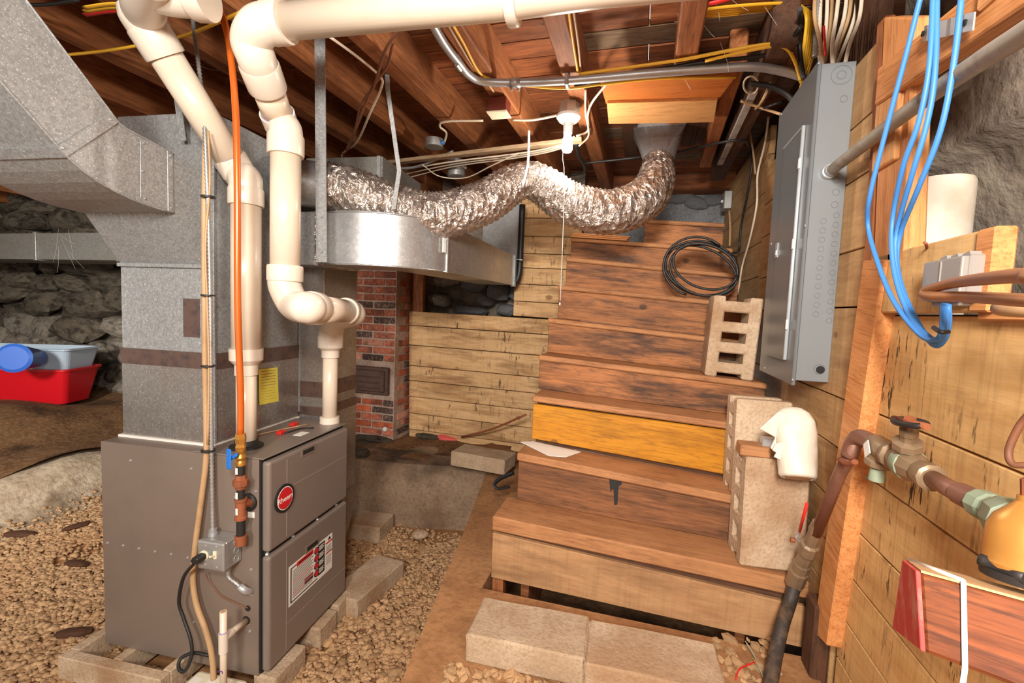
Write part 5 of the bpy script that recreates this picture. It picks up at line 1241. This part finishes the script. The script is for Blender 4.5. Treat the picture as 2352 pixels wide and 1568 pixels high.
# foreground beam with red end
bmf = T('red_end_beam', 'weathered timber beam with red painted end jutting from the right', 'beam', pD(2100, 1400, .80))
def D(x, y, d): return pD(x, y, d)
d_ = .86
A0 = D(2112, 1312, d_); A1 = D(2124, 1497, d_)
E0 = D(2080, 1287, d_ * 1.13); E1 = pP(2056, 1444, A0, (A1 - A0).cross(E0 - A0).normalized())
lv_ = D(2352, 1378, d_ * .985) - A0; lv_ = lv_ * ((XW + .02 - A0.x) / lv_.x)
B0, B1 = A0 + lv_, A1 + lv_; bk = E0 - A0
hexa('timber', [A1, B1, B0, A0, E1, E1 + lv_, E0 + lv_, E0], 'beam_red', bmf, .004)
hexa('dusty_top', [q + (A0 - A1).normalized() * h for h in (-.001, .002) for q in (A0 + lv_ * .004, A0 + lv_, E0 + lv_, E0 + lv_ * .004)], 'beam_top', bmf)
nv = (A0 - B0).normalized()
hexa('painted_end', [q + nv * h for h in (-.001, .004) for q in (A1, A0, E0, E1)], 'red_paint', bmf, .001)
kb = .29 / (lv_.length / (D(2352, 1378, d_ * .985) - A0).length) * 1.55; s0 = A0.lerp(B0, kb); s1_ = A1.lerp(B1, kb * .86)
upv = (A0 - A1).normalized(); outv = -bk.normalized()
tube('string', [s0 + bk * .95 + upv * .003 - (B0 - A0) * .10, s0 + bk * .5 + upv * .003 - (B0 - A0) * .05, s0 + upv * .003 + outv * .002], .003, 'white', bmf, 6, 1)
tube('string', [s0 + upv * .003 + outv * .003, s1_ + outv * .003, s1_ + outv * .003 - upv * .08 - (B0 - A0) * .04], .003, 'white', bmf, 6, 1)

# ================================================================== CEILING FITTINGS
lf = T('bulb_holder', 'white porcelain lampholder with glowing bulb and pull string on joist', 'lamp', (BULB.x, BULB.y, ZJ))
bxp = V((BULB.x, BULB.y, 0))
lathe('ceiling_box', (BULB.x, BULB.y, ZJ - .055), (0, 0, 1), [(0, .052), (.055, .052)], 'steel', lf, 8, False)
lathe('porcelain_base', (BULB.x, BULB.y, ZJ - .055), (0, 0, -1), [(0, .059), (.012, .059), (.03, .045), (.042, .024), (.085, .022), (.087, .018)], 'white', lf, 24)
lathe('bulb', (BULB.x, BULB.y, ZJ - .14), (0, 0, -1), [(0, .016), (.015, .018), (.03, .026), (.075, .027), (.088, .02), (.093, .006)], 'bulb', lf, 20)
blo.location = (BULB.x, BULB.y, ZJ - .29); bl.shadow_soft_size = .03
ps_ = V((BULB.x - .01, BULB.y - .045, ZJ - .10))
tube('pull_string', [ps_, V((ps_.x, ps_.y - .01, 2.3)), pY(1297, 420, ps_.y - .02), pY(1287, 690, ps_.y - .03)], .0016, 'white', lf, 6, 2)
lathe('string_knob', pY(1286, 695, ps_.y - .03), (0, 0, 1), [(-.012, .004), (0, .004)], 'white', lf, 8)
bbx = T('bakelite_box', 'brown bakelite box with cream cover plate on a joist', 'electrical box', pZ(1146, 262, 2.56))
c = pZ(1146, 262, 2.50); bx('box', (c.x - .045, c.y - .04, 2.50), (c.x + .045, c.y + .04, 2.565), 'bakelite', bbx, .003); bx('plate', (c.x - .05, c.y - .045, 2.494), (c.x + .05, c.y + .045, 2.50), 'cream', bbx, .002)
rb = T('round_box', 'round zinc junction box with blue connector on a joist', 'electrical box', pZ(997, 335, 2.52))
c = pZ(997, 338, 2.50); lathe('box', (c.x, c.y, 2.50), (0, 0, 1), [(0, .052), (.045, .052)], 'steel_dull', rb, 20); lathe('connector', (c.x + .05, c.y - .01, 2.52), (1, 0, 0), [(0, .012), (.014, .014), (.02, .008)], 'blue_wire', rb, 8)
def wire(name, lab, pts, r, mat, cat='cable', flat=None, group=None):
    o = tube(name, pts, r, mat, None, 8, 6, flat=flat); return tag(o, lab, cat, group)
Z = pZ
wire('white_wire', 'white cable curling from the round zinc box to the joist', [V((c.x + .07, c.y - .01, 2.52)), Z(1025, 305, 2.54), Z(1010, 290, 2.54), Z(1025, 279, 2.55), Z(1110, 277, 2.56)], .006, 'white_wire')
wire('white_wire', 'white cable between the brown box and bulb holder', [Z(1175, 275, 2.55), Z(1225, 275, 2.54), Z(1288, 263, 2.545)], .0065, 'white_wire')
wire('white_wire', 'white cable dropping down behind the bulb holder to the strip', [Z(1395, 190, 2.57), Z(1360, 235, 2.56), Z(1350, 265, 2.56), Z(1350, 300, 2.55), Z(1325, 312, 2.50)], .0055, 'white_wire')
wire('white_wire', 'white cable beside the bulb holder curving under the strip', [Z(1345, 205, 2.57), Z(1345, 260, 2.56), Z(1352, 310, 2.54), Z(1330, 335, 2.48)], .005, 'white_wire')
sp_ = T('wood_strip', 'long pale wood strip carrying white cables under the joists', 'wood strip', Z(1100, 345, 2.5))
a, b = Z(882, 376, 2.50), Z(1335, 322, 2.48); obox('strip', a, b - a, (0, .05, 0), (0, 0, .022), 'shim', sp_, .003)
for k, lab in enumerate(('uppermost', 'middle', 'lowest')):
    dy = 6 + 9 * k
    wire('strip_cable', lab + ' white cable along the pale wood strip under the joists', [Z(860 + 20 * k, 395 + dy, 2.49), Z(960, 378 + dy, 2.49), Z(1050, 366 + dy * .6, 2.49), Z(1200, 348 + dy * .5, 2.485), Z(1290, 330 + dy * .4, 2.48), Z(1318, 314, 2.49)], .005, 'white_wire', group='cables along the wood strip')
wire('loose_cable', 'pale cable sagging below the wood strip over the flex duct', [Z(970, 378, 2.48), Z(1010, 405, 2.45), Z(1070, 408, 2.44), Z(1130, 380, 2.45), Z(1190, 352, 2.47)], .004, 'white_wire')
wire('armored_cable', 'grey armored cable lying along the joists above flex duct', [Z(830, 398, 2.49), Z(900, 388, 2.49), Z(960, 382, 2.49), Z(1040, 348, 2.52)], .009, 'steel_dull')
wire('yellow_cable', 'yellow cable along the second joist and under the steel conduit', [Z(1030, 40, 2.57), Z(1065, 100, 2.57), Z(1100, 165, 2.57), Z(1135, 184, 2.57), Z(1200, 196, 2.56), Z(1300, 203, 2.55), Z(1380, 194, 2.56), Z(1520, 180, 2.57), Z(1690, 178, 2.57)], .0055, 'yellow_wire')
wire('tan_cable', 'tan cable tied beside the yellow cable on the second joist', [Z(1022, 45, 2.575), Z(1060, 110, 2.575), Z(1085, 150, 2.575), Z(1110, 178, 2.575), Z(1135, 212, 2.575)], .0055, 'tan_wire')
wire('yellow_cable', 'yellow cable down the joist edge above the bulb', [Z(1304, 10, 2.575), Z(1315, 90, 2.575), Z(1327, 165, 2.575)], .0055, 'yellow_wire')
wire('tan_cable', 'tan cable beside yellow cable above the bulb', [Z(1315, 10, 2.585), Z(1328, 100, 2.585), Z(1334, 162, 2.585)], .005, 'tan_wire')
wire('yellow_cable', 'long yellow cable above the conduit running right to the cable bundle', [Z(1330, 170, 2.575), Z(1420, 158, 2.575), Z(1560, 138, 2.575), Z(1680, 115, 2.575), Z(1760, 102, 2.575), Z(1832, 98, 2.575)], .0065, 'yellow_wire')
wire('yellow_cable', 'yellow cable curving down to the panel corner beside conduit end', [Z(1620, 140, 2.565), Z(1740, 112, 2.565), Z(1800, 108, 2.565), Z(1825, 140, 2.55), Z(1840, 190, 2.48)], .006, 'yellow_wire')
wire('black_cable', 'black cable along the steel conduit to the cable bundle', [Z(1320, 198, 2.57), Z(1450, 172, 2.572), Z(1600, 145, 2.572), Z(1740, 130, 2.572), Z(1800, 112, 2.572), Z(1840, 60, 2.6)], .008, 'black')
wire('black_cable', 'thick black cable hanging down beside the yellow bundle', [Z(1838, 20, 2.62), pY(1836, 90, 2.0), pY(1842, 160, 2.0), pY(1848, 180, 2.0)], .008, 'black')
wire('yellow_cable', 'yellow cable crossing the far left joists behind the white pipes', [Z(135, 128, 2.57), Z(240, 117, 2.575), Z(330, 102, 2.57), Z(430, 80, 2.56), Z(560, 25, 2.55)], .006, 'yellow_wire')
for k, mt in enumerate(('yellow_wire', 'yellow_wire', 'red_vinyl')):
    wire('flat_cable', ('upper yellow', 'lower yellow', 'orange-red')[k] + ' flat cable at the upper left beside the white elbow', [Z(195, 18 + 8 * k, 2.57), Z(250, 10 + 8 * k, 2.57), Z(310, 8 + 8 * k, 2.57), Z(380, -10 + 6 * k, 2.57)], .010, mt, flat=(.4, 1))
wire('black_cable', 'thin black cable at the upper left along the joist', [Z(35, 18, 2.57), Z(65, 12, 2.57), Z(110, 10, 2.57), Z(180, 0, 2.57)], .006, 'black')
wire('brown_cable', 'brown twisted cable looping down from the joist beside the hanger', [Z(920, 62, 2.57), Z(885, 115, 2.55), Z(865, 180, 2.52), Z(855, 205, 2.50), Z(830, 240, 2.48), Z(815, 300, 2.46), Z(795, 345, 2.44)], .006, 'brown_wire')
wire('brown_cable', 'second brown cable looping down towards the duct box', [Z(902, 100, 2.57), Z(890, 150, 2.55), Z(870, 180, 2.52), Z(848, 215, 2.50), Z(828, 270, 2.46), Z(800, 340, 2.44), Z(786, 352, 2.43)], .0055, 'brown_wire')
wire('yellow_cable', 'pale yellow cable hanging in a curve beside the brown cables', [Z(758, 85, 2.57), Z(820, 130, 2.56), Z(872, 175, 2.54), Z(876, 200, 2.52), Z(850, 260, 2.48), Z(820, 325, 2.46), Z(790, 350, 2.44), Z(785, 360, 2.43)], .0055, 'white_wire')
# hatch panel between the joists and its flat board
hp = T('hatch_panel', 'orange plywood panel with a pale board nailed under joists above stairs', 'panel', Z(1530, 230, 2.57))
q = [Z(1378, 190, 2.575), Z(1692, 172, 2.575), Z(1645, 236, 2.575), Z(1392, 238, 2.575)]; prism('plywood', q, (0, 0, .012), 'ply', hp)
q = [Z(1394, 238, 2.56), Z(1648, 231, 2.56), Z(1640, 281, 2.56), Z(1398, 285, 2.56)]; prism('pale_board', q, (0, 0, .02), 'shelf', hp, .002)
# stairwell side wires, switch and coil
sw = T('stair_switch', 'small grey switch box on the stairwell wall above the stairs', 'electrical box', pX(1667, 462, .60))
c = pX(1668, 462, .61); bx('box', (.585, c.y - .06, c.z - .07), (XW + .004, c.y + .06, c.z + .07), 'steel_dull', sw, .005, 'z')
lathe('knob', (.585, c.y, c.z), (-1, 0, 0), [(0, .012), (.014, .010)], 'white', sw, 10)
wire('tan_cable', 'tan cable hanging from joists to stair switch box', [pX(1672, 350, .615), pX(1664, 390, .615), pX(1666, 435, .615)], .008, 'tan_wire')
wire('tan_cable', 'tan cable down the wall below the stair switch box', [pX(1675, 482, .62), pX(1677, 520, .62), pX(1676, 565, .62)], .008, 'tan_wire')
wire('black_cable', 'black cable crossing from flex boot and down the stairwell wall', [pZ(1340, 375, 2.5), pY(1460, 362, 2.9), pY(1560, 348, 3.0), pY(1690, 322, 2.6), pX(1722, 340, .6), pX(1728, 370, .6), pX(1718, 440, .6), pX(1702, 520, .6), pX(1697, 575, .6), pX(1680, 580, .6)], .007, 'black')
wire('white_wire', 'white cable trailing down the plank wall left of the panel', [pX(1765, 268, .6), pX(1757, 330, .62), pX(1740, 400, .62), pX(1738, 470, .62), pX(1722, 550, .62), pX(1705, 610, .62), pX(1697, 660, .6), pX(1692, 680, .6)], .006, 'white_wire')
wire('tan_cable', 'tan cable looping between the stairwell joist and panel', [Z(1772, 188, 2.55), Z(1745, 240, 2.5), pX(1720, 265, .55), pX(1722, 300, .56), pX(1730, 350, .6), pX(1735, 400, .62)], .006, 'tan_wire')
wire('tan_cable', 'short tan cable crossing from whitewashed joist to panel corner', [Z(1702, 232, 2.55), Z(1740, 245, 2.53), pX(1792, 262, .53)], .006, 'tan_wire')
wire('brown_cable', 'dark cable behind the tan one at the stairwell joist', [Z(1800, 232, 2.5), Z(1760, 246, 2.5), pX(1722, 262, .5)], .006, 'black')
o = tube('wire_ring', [Z(1725 + 17 * math.cos(t), 195 + 20 * math.sin(t), 2.54) for t in [i * math.pi / 6 for i in range(13)]], .004, 'white_wire', None, 6, 3); tag(o, 'small ring of white wire hung on the whitewashed joist', 'wire')
cl_ = T('cable_coil', 'coil of black coaxial cable hanging over the upper stairs', 'cable coil', pX(1690, 600, .58))
def ell(cx, cy, rx, ry, rot, yy, n=24, a0=0, a1=2 * math.pi):
    out = []
    for i in range(n + 1):
        t = a0 + (a1 - a0) * i / n; u, v = rx * math.cos(t), ry * math.sin(t)
        out.append(pY(cx + u * math.cos(rot) - v * math.sin(rot), cy + u * math.sin(rot) + v * math.cos(rot), yy + .0 * v))
    return out
for (cx, cy, rx, ry, ro_, yy) in ((1617, 620, 80, 58, .25, 2.605), (1612, 616, 84, 62, .2, 2.625), (1620, 612, 76, 50, .3, 2.585), (1608, 622, 86, 54, .35, 2.615)):
    tube('turn', ell(cx, cy, rx, ry, ro_, yy), .0065, 'black', cl_, 8, 2)
tube('tail', ell(1600, 612, 76, 68, 0, 2.595, 16, math.pi * .6, math.pi * 1.75), .0065, 'black', cl_, 8, 2)
tube('tail', [pY(1655, 568, 2.94), pY(1680, 585, 2.585), pX(1692, 600, .6), pX(1694, 660, .6), pX(1692, 690, .6)], .0065, 'black', cl_, 8, 4)
wire('black_cable', 'thick black cable bending down the joist behind the flex duct', [Z(1322, 330, 2.5), Z(1330, 360, 2.5), Z(1342, 378, 2.5), Z(1340, 395, 2.5), Z(1310, 402, 2.5)], .012, 'black')
# round metal takeoff behind the flex duct
rt2 = T('round_takeoff', 'small round metal duct takeoff above the flex duct', 'duct', Z(1048, 400, 2.5))
c = Z(1048, 405, 2.46); lathe('collar', c, (0, 0, 1), [(0, .06), (.05, .06), (.06, .07), (.1, .07)], 'galv_shiny', rt2, 20)

# ================================================================== BINS on the left
bn = T('storage_bin', 'red plastic storage bin at the left by the rubble wall', 'bin', (-4.9, 2.75, .55))
ZB = .50
def bin_(par, name, c, lx, ly, h, fl, mat, z0, rz, th=.006):
    vs, fs = [], []; S = 6
    def ringp(hx, hy, z, r):
        out = []
        for (sx, sy, a0) in ((1, 1, 0), (-1, 1, math.pi / 2), (-1, -1, math.pi), (1, -1, 1.5 * math.pi)):
            for k in range(S):
                a = a0 + k / (S - 1) * math.pi / 2; out.append(V((sx * (hx - r) + r * math.cos(a), sy * (hy - r) + r * math.sin(a), z)))
        return out
    R_ = Matrix.Rotation(rz, 4, 'Z')
    rings = [ringp(lx / 2 - fl, ly / 2 - fl, 0, .05), ringp(lx / 2, ly / 2, h * .93, .06), ringp(lx / 2 + .018, ly / 2 + .018, h * .94, .06), ringp(lx / 2 + .018, ly / 2 + .018, h, .06), ringp(lx / 2 - .01, ly / 2 - .01, h, .06), ringp(lx / 2 - fl - .01, ly / 2 - fl - .01, .012, .05)]
    for r_ in rings: vs += [R_ @ p + V((c[0], c[1], z0)) for p in r_]
    n = 4 * S
    for i in range(len(rings) - 1):
        for s in range(n): p_, q_ = i * n + s, i * n + (s + 1) % n; fs.append((p_, q_, q_ + n, p_ + n))
    fs.append(tuple(range(n))[::-1]); fs.append(tuple(range((len(rings) - 1) * n, len(rings) * n)))
    return mesh(name, vs, fs, mat, par)
bcn = (-5.72, 2.98)
bin_(bn, 'tub', bcn, 1.0, .44, .34, .06, 'red_plastic', ZB, .38)
b2 = T('clear_bin', 'cloudy translucent bin nested in the red storage bin', 'bin', (bcn[0], bcn[1], ZB + .25))
bin_(b2, 'tub', (bcn[0], bcn[1] + .01), .99, .43, .26, .05, 'clear_plastic', ZB + .27, .38)
bk_ = T('blue_bucket', 'blue plastic bucket lying tipped in the translucent bin', 'bucket', pY(75, 815, 3.0))
a, b = pY(30, 822, 2.585), pY(112, 822, 3.02)
lathe('pail', a, b - a, [(0, .10), (.012, .125), (.03, .118), (.32, .085), (.33, .07)], 'blue_plastic', bk_, 24)

# ================================================================== debris, gravel, cobwebs
gs = [lump('gravel_stone', 'gravel', s + 60, 1, .3, .6, .5) for s in range(7)]
def stone_at(p, r): inst('gravel_stone', random.choice(gs), MX(p, (random.uniform(-.5, .5), random.uniform(-.5, .5), random.uniform(0, 6)), (r * random.uniform(.8, 1.3), r * random.uniform(.7, 1.1), r)), floor)
n = 0
while n < 150:
    x = random.uniform(1020, 1560); yl = 1520 + max(0, (x - 1070)) * .235
    y = random.uniform(yl + 6, yl + 90)
    if y > 1640: continue
    p = pZ(x, y, ZF); stone_at((p.x, p.y, ZF + .004), random.uniform(.009, .021)); n += 1
n = 0
while n < 60:
    x = random.uniform(1640, 1800); y = random.uniform(1470, 1620); p = pZ(x, y, ZF)
    if p.x > .56: continue
    stone_at((p.x, p.y, ZF + .004), random.uniform(.008, .024)); n += 1
n = 0
while n < 90:
    x = random.uniform(640, 980); y = random.uniform(1330, 1568); p = pZ(x, y, 0)
    if p.x > -.66 - .18 * max(0, p.y - 1.1): continue
    L_ = p - FO
    if L_.dot(FX) < .05 and -.02 < L_.dot(FY) < .6: continue
    stone_at((p.x, p.y, .012), random.uniform(.014, .026)); n += 1
# the rest of the gravel
N = 46000
bm = bmesh.new(); bmesh.ops.create_icosphere(bm, subdivisions=1, radius=1); bm.verts.ensure_lookup_table()
iv = np.array([v.co[:] for v in bm.verts]); bm.free()
phi = (1 + 5 ** .5) / 2
iv = np.array([(-1, phi, 0), (1, phi, 0), (-1, -phi, 0), (1, -phi, 0), (0, -1, phi), (0, 1, phi), (0, -1, -phi), (0, 1, -phi), (phi, 0, -1), (phi, 0, 1), (-phi, 0, -1), (-phi, 0, 1)]) / 1.9
it = np.array([(0, 11, 5), (0, 5, 1), (0, 1, 7), (0, 7, 10), (0, 10, 11), (1, 5, 9), (5, 11, 4), (11, 10, 2), (10, 7, 6), (7, 1, 8), (3, 9, 4), (3, 4, 2), (3, 2, 6), (3, 6, 8), (3, 8, 9), (4, 9, 5), (2, 4, 11), (6, 2, 10), (8, 6, 7), (9, 8, 1)])
X_ = rng.uniform(-4.15, -.62, N * 2); Y_ = rng.uniform(.55, 2.86, N * 2)
edge = np.where(Y_ < 1.1, -.62, -.62 - .19 * (Y_ - 1.1))
fm = np.array([[FX.x, FX.y], [FY.x, FY.y]])
lx = (X_ - FO.x) * FX.x + (Y_ - FO.y) * FX.y; ly_ = (X_ - FO.x) * FY.x + (Y_ - FO.y) * FY.y
bare = (np.sin(2.3 * X_ + 1.7) * np.cos(3.1 * Y_) + .5 * np.sin(5 * X_ + 3 * Y_)) > .85
keep = (X_ < edge - .01) & ~((lx > -.7) & (lx < -.03) & (ly_ > .05) & (ly_ < .55)) & ~(bare & (rng.random(N * 2) < .75)) & (rng.random(N * 2) > np.clip((-X_ - 3.65) / .25, 0, 1))
X_, Y_ = X_[keep][:N], Y_[keep][:N]; N = len(X_)
R_ = rng.uniform(.0065, .0145, N) * np.where(rng.random(N) < .08, 1.6, 1)
S_ = np.stack([R_ * rng.uniform(.8, 1.4, N), R_ * rng.uniform(.7, 1.2, N), R_ * rng.uniform(.45, .9, N)], 1)
A_ = rng.uniform(0, 6.283, N); tl = rng.uniform(-.5, .5, N)
vv = iv[None] * (1 + rng.uniform(-.22, .22, (N, 12, 1))) * S_[:, None, :]
ca, sa = np.cos(A_)[:, None], np.sin(A_)[:, None]; ct, s_t = np.cos(tl)[:, None], np.sin(tl)[:, None]
y2 = vv[..., 1] * ct - vv[..., 2] * s_t; z2 = vv[..., 1] * s_t + vv[..., 2] * ct
xx = vv[..., 0] * ca - y2 * sa; yy = vv[..., 0] * sa + y2 * ca
gz_ = np.array([ground_h(a, b) for a, b in zip(X_, Y_)]) + R_ * .15
co = np.stack([xx + X_[:, None], yy + Y_[:, None], z2 + gz_[:, None]], 2).reshape(-1, 3)
tri_ = (it[None] + (np.arange(N) * 12)[:, None, None]).reshape(-1)
me = bpy.data.meshes.new('gravel'); nf = len(tri_) // 3
me.vertices.add(len(co)); me.vertices.foreach_set('co', co.astype(np.float32).ravel())
me.loops.add(len(tri_)); me.loops.foreach_set('vertex_index', tri_.astype(np.int32))
me.polygons.add(nf); me.polygons.foreach_set('loop_start', np.arange(0, nf * 3, 3, dtype=np.int32)); me.polygons.foreach_set('loop_total', np.full(nf, 3, dtype=np.int32))
me.update(calc_edges=True)
tg = NT('gravel_bed'); a_ = tg.noise(tg.coord((1, 1, 1), False), 38, 2); b_ = tg.noise(tg.coord((1, 1, 1), False), 2, 3)
cg = tg.mix(tg.ramp(a_, .3, .7), C(206, 168, 126), C(140, 106, 74)); cg = tg.mix(tg.mul(tg.ramp(b_, .45, .7), .5), cg, C(178, 128, 84)); me.materials.append(tg.out(cg, .9, 0, .25))
o = bpy.data.objects.new('gravel', me); link(o, None, Matrix.Identity(4)); tag(o, 'tan crushed gravel covering the sunken floor round the furnace', 'gravel', None, 'stuff')
# wood debris on the gravel
for (x, y, ln, rz, lab) in ((180, 1292, .16, .1, 'dark rotten wood chunk on the gravel left of the furnace'), (178, 1208, .15, 1.2, 'flat dark wood chip on the rubble slope'), (160, 1455, .17, .5, 'dark stick on the gravel near the lower left'), (40, 1225, .2, .3, 'grey weathered wood piece at the left edge on gravel')):
    p = pZ(x, y, .02); o = inst('wood_debris', lump('wood_debris', 'old_dark', int(x), 2, .2, 1, .4), MX((p.x, p.y, ground_h(p.x, p.y) + .018), (0, 0, rz), (ln * .5, .03, .018))); tag(o, lab, 'wood debris')
wp = [('green_wire', 'thin green wire on the ground beside the black hose', [pZ(1712, 1472, ZF + .03), pZ(1735, 1510, ZF + .02), pZ(1755, 1560, ZF + .01)], 'verdigris'), ('red_wire', 'red wire curl on the ground under the bottom stair', [pZ(1690, 1560, ZF + .01), pZ(1700, 1535, ZF + .02), pZ(1735, 1520, ZF + .02)], 'red_vinyl')]
for nm, lab, pts, mt in wp: o = tube(nm, pts, .0025, mt, None, 6, 5); tag(o, lab, 'wire')
# cobwebs: fine strands in the dark corner left of the plenum and at the ceiling
def cob(lab, A, n, spread, L):
    t = T('cobweb', lab, 'cobweb', A)
    for k in range(n):
        a = A + V((random.uniform(-1, 1) * spread, random.uniform(-.05, .05), random.uniform(-1, 1) * spread)); d = V((random.uniform(-.2, 1), random.uniform(-.1, .1), random.uniform(-1, -.1))) * L * random.uniform(.5, 1)
        tube('strand', [a, a + d * .5 + V((.01, 0, -.015)), a + d], .0005, 'paper', t, 3, 3)
cob('dusty cobweb strands in the dark corner left of the plenum', pY(150, 560, 2.86) + V((0, 0, .03)), 9, .18, .4)
cob('cobweb strands between the joists above the stairs', pZ(1640, 60, 2.62), 9, .16, .16)
cob('cobweb strands beside the joists at the upper left', pZ(420, 170, 2.6), 10, .2, .35)
